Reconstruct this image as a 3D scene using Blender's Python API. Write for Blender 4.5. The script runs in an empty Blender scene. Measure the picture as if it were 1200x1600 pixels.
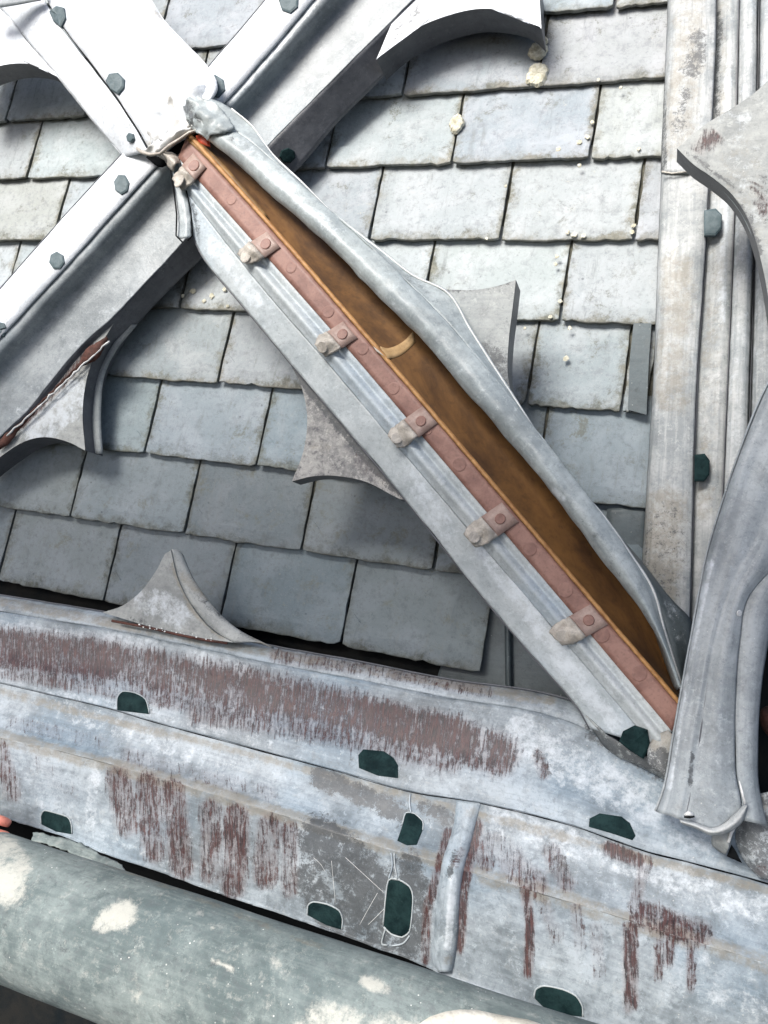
import bpy, math, random
import numpy as np
from mathutils import Matrix, Vector, noise
from mathutils.bvhtree import BVHTree

random.seed(7)
S = bpy.context.scene
COL = S.collection
rad = math.radians

# ------------------------------------------------------------------ camera
F = 1245.0                                   # focal length in photo pixels (28 mm equivalent)
def nrm(v):
    v = np.array(v, float)
    return v / np.linalg.norm(v)
EU = nrm((3400, 420, -F))                    # slate courses, pointing right   (camera axes: x right, y down, z forward)
EV = nrm(((420 * 12500 + F * F) / 3400, -12500, F))   # up the slope
EH = np.cross(EU, EV)                        # out of the roof
M = np.array([EU, EV, EH])                   # camera axes -> roof axes (u, v, h)
CAM = -1.5 * M @ np.array((0, 0, 1.0))
PITCH = rad(62)
RW = Matrix(((1, 0, 0), (0, math.cos(PITCH), -math.sin(PITCH)), (0, math.sin(PITCH), math.cos(PITCH))))
W0 = Vector((0, 0, 6))

def P(x, y, h):
    """point at height h above the slates seen at photo pixel x, y (roof axes, metres)"""
    d = M @ np.array((x - 600, y - 800, F))
    return CAM + d * ((h - CAM[2]) / d[2])
def proj(p):
    q = M.T @ (np.array(p) - CAM)
    return 600 + F * q[0] / q[2], 800 + F * q[1] / q[2]

cd = bpy.data.cameras.new('camera')
cam = bpy.data.objects.new('camera', cd); COL.objects.link(cam)
cd.sensor_fit = 'VERTICAL'; cd.sensor_height = 36; cd.lens = F / 1600 * 36
cd.clip_start = 0.02; cd.clip_end = 500
rot = Matrix([list(map(float, r)) for r in np.array([M[:, 0], -M[:, 1], -M[:, 2]]).T])
cam.matrix_world = Matrix.Translation(W0 + RW @ Vector(CAM)) @ (RW @ rot).to_4x4()
S.camera = cam
S.render.resolution_x = 768; S.render.resolution_y = 1024

# ------------------------------------------------------------------ light
SUN_LOCAL = Vector((-0.30, 0.46, 0.84)).normalized()          # soft light from upper left, in front of the roof
sd = (RW @ SUN_LOCAL).normalized()
elev = math.asin(sd.z); azim = math.atan2(sd.x, sd.y)
w = bpy.data.worlds.new('World'); S.world = w; w.use_nodes = True
wn = w.node_tree; bg = wn.nodes['Background']
sky = wn.nodes.new('ShaderNodeTexSky'); sky.sky_type = 'NISHITA'; sky.sun_disc = False
sky.sun_elevation = elev; sky.sun_rotation = azim; sky.air_density = 1.0; sky.dust_density = 4.0; sky.ozone_density = 0.4
wn.links.new(sky.outputs[0], bg.inputs[0]); bg.inputs[1].default_value = 0.105
sl = bpy.data.lights.new('sun', 'SUN'); sl.energy = 2.6; sl.angle = rad(25); sl.color = (1, 0.985, 0.95)
sun = bpy.data.objects.new('sun', sl); COL.objects.link(sun)
sun.rotation_euler = sd.to_track_quat('Z', 'Y').to_euler()
S.view_settings.view_transform = 'Standard'; S.view_settings.look = 'None'
S.view_settings.gamma = 1; S.view_settings.exposure = 0.84; S.view_settings.use_curve_mapping = False

# ------------------------------------------------------------------ materials
class NT:
    def __init__(s, name):
        s.m = bpy.data.materials.new(name); s.m.use_nodes = True
        s.t = s.m.node_tree; s.b = s.t.nodes['Principled BSDF']
    def n(s, ty, **kw):
        x = s.t.nodes.new('ShaderNode' + ty)
        for k, v in kw.items():
            setattr(x, k, v)
        return x
    def l(s, a, b): s.t.links.new(a, b)
    def put(s, sock, v):
        if isinstance(v, bpy.types.NodeSocket): s.l(v, sock)
        elif isinstance(v, (tuple, list)) and len(v) == 3 and sock.type == 'RGBA': sock.default_value = (*v, 1)
        else: sock.default_value = v
    def math(s, op, a, b=0.0, c=0.0, clamp=False):
        x = s.n('Math', operation=op, use_clamp=clamp)
        s.put(x.inputs[0], a); s.put(x.inputs[1], b); s.put(x.inputs[2], c)
        return x.outputs[0]
    def step(s, v, lo, hi):
        x = s.n('MapRange', interpolation_type='SMOOTHSTEP')
        s.put(x.inputs[0], v); s.put(x.inputs[1], lo); s.put(x.inputs[2], hi)
        return x.outputs[0]
    def mix(s, f, a, b, blend='MIX'):
        x = s.n('Mix', data_type='RGBA', blend_type=blend)
        s.put(x.inputs[0], f); s.put(x.inputs[6], a); s.put(x.inputs[7], b)
        return x.outputs[2]
    def noise(s, vec, scale, detail=6, rough=0.6, dist=0.0):
        x = s.n('TexNoise'); s.l(vec, x.inputs['Vector'])
        x.inputs['Scale'].default_value = scale; x.inputs['Detail'].default_value = detail
        x.inputs['Roughness'].default_value = rough; x.inputs['Distortion'].default_value = dist
        return x.outputs[0]
    def map(s, vec, scale=(1, 1, 1), rot=(0, 0, 0), loc=(0, 0, 0)):
        x = s.n('Mapping'); s.l(vec, x.inputs[0])
        x.inputs['Scale'].default_value = scale; x.inputs['Rotation'].default_value = rot; x.inputs['Location'].default_value = loc
        return x.outputs[0]
    def objco(s, vary=True):
        tc = s.n('TexCoord').outputs['Object']
        if not vary: return tc
        r = s.n('ObjectInfo').outputs['Random']
        cx = s.n('CombineXYZ'); s.l(s.math('MULTIPLY', r, 13.0), cx.inputs[0]); s.l(s.math('MULTIPLY', r, 7.0), cx.inputs[1])
        a = s.n('VectorMath', operation='ADD'); s.l(tc, a.inputs[0]); s.l(cx.outputs[0], a.inputs[1])
        return a.outputs[0]
    def bump(s, h, dist, strength=1.0, prev=None):
        x = s.n('Bump'); s.l(h, x.inputs['Height']); x.inputs['Distance'].default_value = dist
        x.inputs['Strength'].default_value = strength
        if prev is not None: s.l(prev, x.inputs['Normal'])
        return x.outputs[0]

def lead(name, light, dark, blue=(0.42, 0.5, 0.6), rough=0.46, metal=0.0, specks=0.5, contrast=1.0, mottle=0.0, vary=True, chalk=(0.66, 0.71, 0.75), runs=0.18):
    """weathered sheet lead; the 'marks' attribute places rust (R), ochre grime (G), chalk (B) and bare dark metal (A)"""
    k = NT(name); co = k.objco(vary)
    uv = k.n('UVMap', uv_map='UVMap').outputs[0]
    big = k.noise(co, 7, 5, 0.6, 0.6); mid = k.noise(co, 34, 8, 0.7); fine = k.noise(co, 190, 5, 0.7)
    lo = k.noise(co, 3.1, 3, 0.5, 0.3)
    base = k.mix(k.step(k.math('ADD', k.math('MULTIPLY', big, 0.65), k.math('MULTIPLY', mid, 0.35)), 0.5 - 0.16 / contrast, 0.5 + 0.14 / contrast), dark, light)
    base = k.mix(k.math('MULTIPLY', k.step(lo, 0.48, 0.66), 0.45), base, blue)
    base = k.mix(k.math('MULTIPLY', k.math('SUBTRACT', 1.0, k.step(mid, 0.36, 0.5)), 0.35), base, dark)
    # long faint streaks along the sheet
    run = k.noise(k.map(uv, (9, 130, 1)), 1.0, 5, 0.6)
    base = k.mix(k.math('MULTIPLY', k.step(run, 0.5, 0.66), runs), base, light)
    base = k.mix(k.math('MULTIPLY', k.math('SUBTRACT', 1.0, k.step(fine, 0.3, 0.5)), 0.3), base, (0.1, 0.11, 0.12))
    base = k.mix(k.math('MULTIPLY', k.math('SUBTRACT', 1.0, k.step(run, 0.38, 0.5)), runs), base, dark)
    base = k.mix(k.math('MULTIPLY', k.step(k.noise(co, 75, 12, 0.85, 0.3), 0.53, 0.63), 0.5), base, tuple(min(1, c * 1.3) for c in light))
    base = k.mix(k.math('MULTIPLY', k.step(k.noise(k.map(co, (1, 1, 1), (0, 0, 0), (3, 5, 1)), 60, 12, 0.87, 0.3), 0.53, 0.62), 0.55), base, tuple(c * 0.72 for c in dark))
    if mottle:
        mm = k.noise(co, 52, 11, 0.82, 0.15)
        base = k.mix(k.math('MULTIPLY', k.step(mm, 0.5, 0.62), mottle), base, (0.09, 0.09, 0.1))
        base = k.mix(k.math('MULTIPLY', k.math('SUBTRACT', 1.0, k.step(mm, 0.34, 0.48)), mottle), base, (0.62, 0.6, 0.55))
    vo = k.n('TexVoronoi'); k.l(co, vo.inputs['Vector']); vo.inputs['Scale'].default_value = 120
    sp = k.math('MULTIPLY', k.math('SUBTRACT', 1.0, k.step(vo.outputs['Distance'], 0.07, 0.13)), k.step(k.noise(co, 24, 3), 0.52, 0.62))
    base = k.mix(k.math('MULTIPLY', sp, specks), base, (0.72, 0.72, 0.68))
    at = k.n('Attribute', attribute_name='marks'); sep = k.n('SeparateColor'); k.l(at.outputs['Color'], sep.inputs[0])
    R0, G, B, A = sep.outputs[0], sep.outputs[1], k.math('MULTIPLY', sep.outputs[2], 0.66), at.outputs['Alpha']
    R = k.math('MULTIPLY', R0, k.math('ADD', 0.13, k.math('MULTIPLY', k.noise(k.map(uv, (16, 9, 1)), 1.0, 4, 0.7, 0.6), 1.3)))
    streak = k.noise(k.map(uv, (190, 25, 1), (0, 0, rad(8))), 1.0, 9, 0.8, 0.5)
    streak2 = k.noise(k.map(uv, (420, 40, 1)), 1.0, 4, 0.6)
    patch = k.noise(co, 85, 8, 0.75)
    # chalk, grime, bare metal, rust in this order
    def over(b, ch, colr, nz, amp, lo_, hi_, f=1.0):
        v = k.math('ADD', ch, k.math('MULTIPLY', k.math('SUBTRACT', nz, 0.5), amp))
        m = k.math('MULTIPLY', k.step(v, lo_, hi_), k.step(ch, 0.02, 0.25))
        return k.mix(k.math('MULTIPLY', m, f), b, colr), m
    base, _ = over(base, B, chalk, k.noise(co, 38, 10, 0.8), 2.4, 0.3, 0.85, 0.72)
    base, _ = over(base, G, (0.23, 0.20, 0.145), k.noise(co, 42, 10, 0.82), 2.6, 0.3, 1.0, 0.6)
    ac = k.mix(k.noise(co, 60, 6), (0.018, 0.021, 0.024), (0.10, 0.108, 0.115))
    ac = k.mix(k.math('MULTIPLY', k.step(k.noise(co, 210, 8, 0.85), 0.55, 0.66), 0.55), ac, (0.3, 0.32, 0.33))
    base, mA = over(base, k.math('MULTIPLY', A, 0.85), ac, k.noise(co, 70, 12, 0.88, 0.2), 4.5, 0.35, 0.65, 0.85)
    rc = k.mix(k.step(streak2, 0.35, 0.65), (0.010, 0.003, 0.004), (0.078, 0.024, 0.021))
    rc = k.mix(k.math('MULTIPLY', k.step(k.noise(k.map(uv, (45, 16, 1)), 1.0, 8, 0.8, 0.4), 0.5, 0.66), 0.7), rc, (0.125, 0.052, 0.042))
    rc = k.mix(k.math('MULTIPLY', k.step(k.noise(k.map(uv, (260, 60, 1)), 1.0, 8, 0.85, 0.3), 0.57, 0.68), 0.4), rc, (0.27, 0.20, 0.19))
    sc = k.math('ADD', k.math('MULTIPLY', streak, 0.6), k.math('MULTIPLY', k.noise(co, 110, 12, 0.88), 0.4))
    base, mR = over(base, R, rc, sc, 4.2, 0.34, 0.7, 0.92)
    base = k.mix(k.math('MULTIPLY', k.math('SUBTRACT', k.step(R, 0.1, 0.8), mR, 0, True), 0.5), base, (0.23, 0.155, 0.14))
    k.l(base, k.b.inputs['Base Color'])
    k.put(k.b.inputs['Metallic'], metal)
    k.put(k.b.inputs['Roughness'], k.math('ADD', rough - 0.1, k.math('MULTIPLY', mid, 0.28)))
    b1 = k.bump(mid, 0.0022, 0.5); b2 = k.bump(fine, 0.0006, 0.5, b1)
    b3 = k.bump(k.math('MULTIPLY', mR, streak2), 0.0012, 0.5, b2)
    b4 = k.bump(big, 0.006, 0.35, b3)
    k.l(b4, k.b.inputs['Normal'])
    return k.m

def plain(name, c1, c2, scale=30, rough=0.6, bump=0.001, metal=0.0, specks=None, stretch=None):
    k = NT(name); co = k.objco()
    if stretch: cs = k.map(k.n('UVMap', uv_map='UVMap').outputs[0], stretch)
    else: cs = co
    a = k.noise(cs, 1.0 if stretch else scale, 8, 0.68, 0.3); f = k.noise(co, scale * 6, 4, 0.6)
    c = k.mix(k.step(a, 0.33, 0.67), c1, c2)
    c = k.mix(k.math('MULTIPLY', k.math('SUBTRACT', 1, k.step(f, 0.3, 0.5)), 0.3), c, tuple(x * 0.45 for x in c1))
    if specks:
        c = k.mix(k.math('MULTIPLY', k.step(k.noise(co, scale * 3, 8, 0.8), 0.6, 0.66), 0.7), c, specks)
    k.l(c, k.b.inputs['Base Color']); k.put(k.b.inputs['Metallic'], metal)
    k.put(k.b.inputs['Roughness'], k.math('ADD', rough - 0.1, k.math('MULTIPLY', f, 0.2)))
    k.l(k.bump(f, bump * 0.4, 0.6, k.bump(a, bump, 0.6)), k.b.inputs['Normal'])
    return k.m

def slate_mat():
    k = NT('slate'); co = k.objco()
    rnd = k.n('ObjectInfo').outputs['Random']
    uv = k.n('UVMap', uv_map='UVMap').outputs[0]
    sx = k.n('SeparateXYZ'); k.l(uv, sx.inputs[0])
    rc = k.n('ValToRGB'); k.l(rnd, rc.inputs[0]); e = rc.color_ramp.elements
    e[0].position = 0; e[0].color = (0.37, 0.415, 0.428, 1); e[1].position = 1; e[1].color = (0.42, 0.44, 0.42, 1)
    for p_, c_ in ((0.25, (0.43, 0.47, 0.478)), (0.5, (0.31, 0.37, 0.40)), (0.75, (0.39, 0.435, 0.44))):
        z = e.new(p_); z.color = (*c_, 1)
    cl = k.noise(co, 11, 6, 0.6, 0.4); md = k.noise(co, 48, 9, 0.74); fi = k.noise(co, 260, 4, 0.65)
    riven = k.noise(k.map(co, (38, 9, 9), (0, 0, rad(24))), 1.0, 8, 0.7, 0.7)
    b = k.mix(k.math('MULTIPLY', k.step(cl, 0.4, 0.68), 0.5), rc.outputs[0], (0.56, 0.585, 0.60))
    b = k.mix(k.math('MULTIPLY', k.math('SUBTRACT', 1, k.step(md, 0.34, 0.52)), 0.42), b, (0.17, 0.185, 0.195))
    b = k.mix(k.math('MULTIPLY', k.step(riven, 0.57, 0.72), 0.35), b, (0.2, 0.22, 0.24))
    b = k.mix(k.math('MULTIPLY', k.step(fi, 0.52, 0.72), 0.4), b, (0.6, 0.62, 0.63))
    b = k.mix(k.math('MULTIPLY', k.step(k.noise(co, 130, 9, 0.85, 0.2), 0.53, 0.63), 0.5), b, (0.14, 0.16, 0.165))
    # grime creeping in from the exposed edges
    ed = k.math('MINIMUM', sx.outputs[1], sx.outputs[0])
    gz = k.math('ADD', ed, k.math('MULTIPLY', k.math('SUBTRACT', k.noise(co, 20, 11, 0.8), 0.5), 0.13))
    g = k.math('MULTIPLY', k.math('SUBTRACT', 1.0, k.step(gz, -0.006, 0.02)), k.step(k.noise(co, 5, 3), 0.28, 0.5))
    b = k.mix(k.math('MULTIPLY', g, 0.85), b, k.mix(k.step(md, 0.4, 0.6), (0.085, 0.085, 0.05), (0.22, 0.205, 0.15)))
    em = k.math('SUBTRACT', 1.0, k.step(k.math('ADD', ed, k.math('MULTIPLY', k.math('SUBTRACT', md, 0.5), 0.012)), 0.0, 0.0035))
    b = k.mix(k.math('MULTIPLY', em, 0.75), b, (0.13, 0.13, 0.11))
    # lichen crust and pits
    lz = k.math('MULTIPLY', k.step(k.noise(co, 95, 6, 0.8), 0.6, 0.66), k.step(k.noise(co, 7, 2), 0.53, 0.66))
    b = k.mix(k.math('MULTIPLY', lz, 0.75), b, (0.55, 0.54, 0.44))
    vo = k.n('TexVoronoi'); k.l(co, vo.inputs['Vector']); vo.inputs['Scale'].default_value = 34
    pit = k.math('MULTIPLY', k.math('SUBTRACT', 1.0, k.step(vo.outputs['Distance'], 0.05, 0.11)), k.step(k.noise(co, 9, 2), 0.54, 0.6))
    b = k.mix(k.math('MULTIPLY', pit, 0.6), b, (0.1, 0.11, 0.12))
    # painted shade on the wet lower courses: per-slate value, carried by the object colour
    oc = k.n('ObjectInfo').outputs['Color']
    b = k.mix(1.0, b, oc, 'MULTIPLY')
    ws = k.noise(k.map(co, (70, 7, 9), (0, 0, rad(-10))), 1.0, 8, 0.75, 0.5)
    b = k.mix(k.math('MULTIPLY', k.math('MULTIPLY', k.step(ws, 0.53, 0.66), k.step(k.noise(co, 8, 3), 0.42, 0.6)), 0.5), b, (0.16, 0.175, 0.17))
    # moss and soot blotches
    bl = k.math('MULTIPLY', k.step(k.noise(co, 17, 12, 0.85, 0.3), 0.54, 0.62), k.step(k.noise(co, 3.5, 2), 0.42, 0.56))
    b = k.mix(k.math('MULTIPLY', bl, 0.7), b, (0.12, 0.122, 0.09))
    k.l(b, k.b.inputs['Base Color']); k.put(k.b.inputs['Roughness'], k.math('ADD', 0.55, k.math('MULTIPLY', md, 0.25)))
    n1 = k.bump(riven, 0.003, 0.45); n2 = k.bump(md, 0.0022, 0.55, n1); n3 = k.bump(fi, 0.0006, 0.6, n2); n4 = k.bump(cl, 0.006, 0.4, n3)
    k.l(n4, k.b.inputs['Normal'])
    return k.m

MT = {}
MT['slate'] = slate_mat()
MT['white'] = lead('white_patina_lead', (0.76, 0.80, 0.84), (0.56, 0.60, 0.64), (0.70, 0.75, 0.82), rough=0.42, specks=0.15, contrast=0.9)
MT['grey'] = lead('grey_sheet_lead', (0.34, 0.37, 0.385), (0.17, 0.195, 0.21), (0.25, 0.31, 0.35), rough=0.36, contrast=0.9)
MT['side'] = lead('shade_dark_lead', (0.125, 0.13, 0.145), (0.065, 0.07, 0.08), (0.09, 0.10, 0.12), rough=0.42, specks=0.2)  # shade of the turned-away faces painted in as a darker lead
MT['cover'] = lead('bright_dressed_lead', (0.45, 0.50, 0.505), (0.25, 0.285, 0.295), (0.32, 0.39, 0.43), rough=0.36, contrast=1.1, mottle=0.13, runs=0.28)
MT['flange'] = lead('flat_flange_lead', (0.50, 0.54, 0.55), (0.33, 0.37, 0.385), (0.42, 0.52, 0.62), rough=0.42, mottle=0.1)
MT['rail'] = lead('streaked_rail_lead', (0.41, 0.465, 0.505), (0.145, 0.175, 0.195), (0.165, 0.265, 0.355), rough=0.45, contrast=1.1, mottle=0.16, runs=0.24)
MT['cusp'] = lead('mottled_cusp_lead', (0.40, 0.415, 0.40), (0.19, 0.205, 0.205), (0.27, 0.31, 0.32), rough=0.5, contrast=1.0)
MT['rough_cusp'] = lead('flaking_cusp_lead', (0.42, 0.41, 0.385), (0.17, 0.17, 0.17), (0.28, 0.31, 0.33), rough=0.6, contrast=1.5, mottle=0.85)
MT['post'] = lead('folded_post_lead', (0.40, 0.435, 0.455), (0.21, 0.235, 0.25), (0.32, 0.37, 0.40), rough=0.4, contrast=1.1, mottle=0.13, runs=0.35)
MT['mullion'] = lead('stained_mullion_lead', (0.52, 0.535, 0.53), (0.25, 0.275, 0.285), (0.42, 0.47, 0.51), rough=0.52, contrast=1.2, runs=0.5)
MT['plugd'] = plain('dark_green_plate', (0.003, 0.013, 0.015), (0.014, 0.036, 0.037), 45, 0.75, 0.002, specks=(0.03, 0.055, 0.055)); MT['plugd'].node_tree.nodes['Principled BSDF'].inputs['Specular IOR Level'].default_value = 0.12  # dark plates that stand in for holes in the lead
MT['plugl'] = plain('blue_green_filler', (0.05, 0.085, 0.095), (0.11, 0.15, 0.165), 60, 0.6, 0.0015)
MT['primer'] = plain('pink_primer_paint', (0.20, 0.10, 0.08), (0.31, 0.17, 0.135), 28, 0.55, 0.0008, specks=(0.16, 0.095, 0.07))
MT['strap'] = plain('pinkish_strap_paint', (0.27, 0.18, 0.15), (0.38, 0.28, 0.24), 40, 0.5, 0.0006)
MT['solder'] = plain('pale_wiped_solder', (0.33, 0.30, 0.26), (0.56, 0.52, 0.46), 60, 0.38, 0.003)
MT['rust'] = plain('brown_rust', (0.055, 0.024, 0.008), (0.20, 0.095, 0.027), 14, 0.62, 0.0008, stretch=(5, 9, 1))
MT['rustd'] = plain('dark_rust', (0.05, 0.02, 0.014), (0.12, 0.045, 0.032), 60, 0.8, 0.003)
MT['orange'] = plain('orange_rust_edge', (0.30, 0.14, 0.045), (0.50, 0.27, 0.10), 50, 0.6, 0.001)
MT['gold'] = plain('dull_gold_rust', (0.13, 0.07, 0.025), (0.27, 0.15, 0.05), 40, 0.6, 0.001)
MT['red'] = plain('red_lead_paint', (0.55, 0.06, 0.03), (0.7, 0.12, 0.05), 50, 0.5, 0.001)
MT['tape'] = plain('tan_tape', (0.42, 0.27, 0.13), (0.52, 0.35, 0.18), 50, 0.5, 0.0004)
MT['black'] = plain('black_grime_and_shade', (0.003, 0.004, 0.005), (0.008, 0.009, 0.010), 30, 0.9, 0.001); MT['black'].node_tree.nodes['Principled BSDF'].inputs['Specular IOR Level'].default_value = 0.12  # black for joints and grime, and for shade painted into gaps
MT['deck'] = plain('shade_dark_deck', (0.004, 0.007, 0.009), (0.014, 0.014, 0.013), 12, 0.8, 0.002); MT['deck'].node_tree.nodes['Principled BSDF'].inputs['Specular IOR Level'].default_value = 0.12  # near-black colour paints in the shade of the void behind the gaps
MT['gutter'] = lead('dark_gutter_lead', (0.10, 0.125, 0.135), (0.05, 0.065, 0.07), (0.07, 0.10, 0.11), rough=0.5)  # one dark lead tone for lining, soaker and turned lip
MT['lichen'] = plain('cream_lichen', (0.52, 0.49, 0.36), (0.82, 0.80, 0.68), 110, 0.85, 0.004)
MT['skin'] = plain('pink_skin', (0.62, 0.2, 0.15), (0.72, 0.27, 0.2), 50, 0.45, 0.0004)
MT['crud'] = plain('crusty_mortar', (0.12, 0.11, 0.10), (0.68, 0.65, 0.58), 60, 0.8, 0.004)
MT['chalk'] = plain('chalky_edge', (0.6, 0.61, 0.6), (0.78, 0.79, 0.78), 60, 0.5, 0.001)
MT['plaster'] = plain('cream_plaster', (0.50, 0.48, 0.41), (0.68, 0.66, 0.60), 40, 0.8, 0.002)
MT['pole'] = lead('grey_green_pipe_paint', (0.23, 0.27, 0.26), (0.09, 0.12, 0.12), (0.14, 0.185, 0.19), rough=0.78, contrast=1.5, specks=0.9, mottle=0.3, chalk=(0.56, 0.55, 0.49), runs=0.3)

# ------------------------------------------------------------------ mesh helpers (all in roof axes)
def cat(pts, n, smooth=True):
    """resample a px polyline [(x,y,h)] to n points"""
    p = np.array(pts, float)
    seg = np.hypot(*(p[1:, :2] - p[:-1, :2]).T) + 1e-9
    t = np.concatenate([[0], np.cumsum(seg)]); q = np.linspace(0, t[-1], n)
    out = np.empty((n, p.shape[1]))
    if not smooth or len(p) < 3:
        for j in range(p.shape[1]): out[:, j] = np.interp(q, t, p[:, j])
        return out
    m = np.zeros_like(p)                                  # monotone-ish tangents
    d = (p[1:] - p[:-1]) / seg[:, None]
    m[0] = d[0]; m[-1] = d[-1]; m[1:-1] = 0.5 * (d[1:] + d[:-1])
    for i, s in enumerate(q):
        k = min(max(np.searchsorted(t, s) - 1, 0), len(seg) - 1); hh = seg[k]; a = (s - t[k]) / hh
        out[i] = ((2*a**3 - 3*a**2 + 1) * p[k] + (a**3 - 2*a**2 + a) * hh * m[k] + (-2*a**3 + 3*a**2) * p[k+1] + (a**3 - a**2) * hh * m[k+1])
    return out
def R_(h, *xy): return [(x, y, h) for x, y in xy]

def paint(me, pts_px, marks):
    at = me.color_attributes.new('marks', 'FLOAT_COLOR', 'POINT')
    val = np.zeros((len(pts_px), 4))
    for ch, poly, r, s in marks:
        i = 'rgba'.index(ch); q = np.array(poly, float)
        if len(q) == 1: dd = np.hypot(pts_px[:, 0] - q[0, 0], pts_px[:, 1] - q[0, 1])
        else:
            dd = np.full(len(pts_px), 1e9)
            for a, b in zip(q[:-1], q[1:]):
                ab = b - a; t = np.clip(((pts_px - a) @ ab) / (ab @ ab + 1e-9), 0, 1)
                dd = np.minimum(dd, np.linalg.norm(pts_px - (a + t[:, None] * ab), axis=1))
        f = np.clip(1 - dd / r, 0, 1); f = f * f * (3 - 2 * f)
        val[:, i] = np.maximum(val[:, i], s * np.minimum(f * 1.6, 1))
    at.data.foreach_set('color', val.astype(np.float32).ravel())

def pxs(V): 
    q = (V - CAM) @ M
    return np.stack([600 + F * q[:, 0] / q[:, 2], 800 + F * q[:, 1] / q[:, 2]], 1)

class Thing:
    def __init__(s, name, label, cat_, at, group=None, kind=None, parent=None):
        s.o = bpy.data.objects.new(name, None); COL.objects.link(s.o); s.org = np.array(at, float)
        s.o.matrix_world = Matrix.Translation(W0 + RW @ Vector(s.org)) @ RW.to_4x4()
        s.o.empty_display_size = 0.05
        if kind: s.o['kind'] = kind
        if label: s.o['label'] = label
        if cat_: s.o['category'] = cat_
        if group: s.o['group'] = group
        s.V = []; s.Fc = []
    def mesh(s, name, V, faces, mat, uv=None, marks=(), parent=None, smooth=True, solid=0.0, bevel=0.0, label=None, stuff=False, solidhit=True, sub=0):
        V = np.array(V, float)
        me = bpy.data.meshes.new(name)
        me.from_pydata((V - s.org).tolist(), [], faces)
        me.materials.append(MT[mat])
        if smooth: me.polygons.foreach_set('use_smooth', [True] * len(me.polygons))
        ul = me.uv_layers.new(name='UVMap')
        if uv is None: uv = V[:, :2]
        uv = np.array(uv, float)
        idx = np.empty(len(me.loops), int); me.loops.foreach_get('vertex_index', idx)
        ul.data.foreach_set('uv', uv[idx].astype(np.float32).ravel())
        paint(me, pxs(V), marks)
        o = bpy.data.objects.new(name, me); COL.objects.link(o); o.parent = parent or s.o
        if solid:
            m = o.modifiers.new('solid', 'SOLIDIFY'); m.thickness = solid; m.offset = -1
        if bevel:
            m = o.modifiers.new('bevel', 'BEVEL'); m.width = bevel; m.segments = 2; m.limit_method = 'ANGLE'; m.angle_limit = rad(35)
        if sub:
            m = o.modifiers.new('sub', 'SUBSURF'); m.levels = sub; m.render_levels = sub
        if label: o['label'] = label
        if stuff: o['kind'] = 'stuff'
        if solidhit:
            b = len(s.V); s.V += [Vector(v) for v in V]; s.Fc += [tuple(i + b for i in f) for f in faces]
        me.update()
        return o
    def bvh(s): return BVHTree.FromPolygons(s.V, s.Fc)

def grid_from(rails, step=7, m=4, cross='lin', smooth=True, n=None):
    if n is None:
        L = max(sum(math.dist(a[:2], b[:2]) for a, b in zip(r[:-1], r[1:])) for r in rails)
        n = max(4, int(L / step))
    G = np.array([[P(*q) for q in cat(r, n, smooth)] for r in rails])          # rails x n x 3
    if cross == 'cat' and len(rails) > 2: 
        K = len(rails); out = []
        for k in range(K - 1):
            p0, p1, p2, p3 = G[max(k-1, 0)], G[k], G[k+1], G[min(k+2, K-1)]
            for j in range(m):
                a = j / m
                out.append(0.5 * ((2*p1) + (-p0 + p2)*a + (2*p0 - 5*p1 + 4*p2 - p3)*a*a + (-p0 + 3*p1 - 3*p2 + p3)*a**3))
        out.append(G[-1]); G = np.array(out)
    else:
        out = []
        for k in range(len(rails) - 1):
            for j in range(m): out.append(G[k] + (G[k+1] - G[k]) * (j / m))
        out.append(G[-1]); G = np.array(out)
    return G
def wob(G, amp, freq, seed=0.0, edge=True):
    K, n, _ = G.shape
    for i in range(K):
        for j in range(n):
            p = Vector(G[i, j]) * freq + Vector((seed, seed * 1.7, 0))
            G[i, j, 2] += amp * noise.noise(p) + amp * .32 * noise.noise(p * 4.3 + Vector((3, 1, 7)))
            if edge and (i == 0 or i == K - 1):
                G[i, j, 0] += amp * 0.4 * noise.noise(p * 2 + Vector((5, 0, 0))); G[i, j, 1] += amp * 0.4 * noise.noise(p * 2 + Vector((0, 9, 0)))
    return G
def loft(T, name, rails, mat, step=7, m=4, cross='lin', smooth=True, amp=0.0012, freq=14, seed=0.0, marks=(), solid=0.0025, parent=None, bevel=0.0, label=None, n=None):
    G = wob(grid_from(rails, step, m, cross, smooth, n), amp, freq, seed)
    K, n, _ = G.shape
    V = G.reshape(-1, 3)
    al = np.concatenate([[0], np.cumsum(np.linalg.norm(np.diff(G[K // 2], axis=0), axis=1))])
    ac = np.concatenate([[0], np.cumsum(np.linalg.norm(np.diff(G[:, n // 2], axis=0), axis=1))])
    uv = np.array([(al[j] + seed, ac[i]) for i in range(K) for j in range(n)])
    fs = [(i*n + j, i*n + j + 1, (i+1)*n + j + 1, (i+1)*n + j) for i in range(K-1) for j in range(n-1)]
    nn = np.cross(G[-1, n // 2] - G[0, n // 2], G[0, -1] - G[0, 0])
    c = CAM - G[K // 2, n // 2]
    a = V[fs[len(fs)//2][1]] - V[fs[len(fs)//2][0]]; b = V[fs[len(fs)//2][3]] - V[fs[len(fs)//2][0]]
    if np.cross(a, b) @ c < 0: fs = [f[::-1] for f in fs]
    return T.mesh(name, V, fs, mat, uv, marks, parent, solid=solid, bevel=bevel, label=label)

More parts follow.
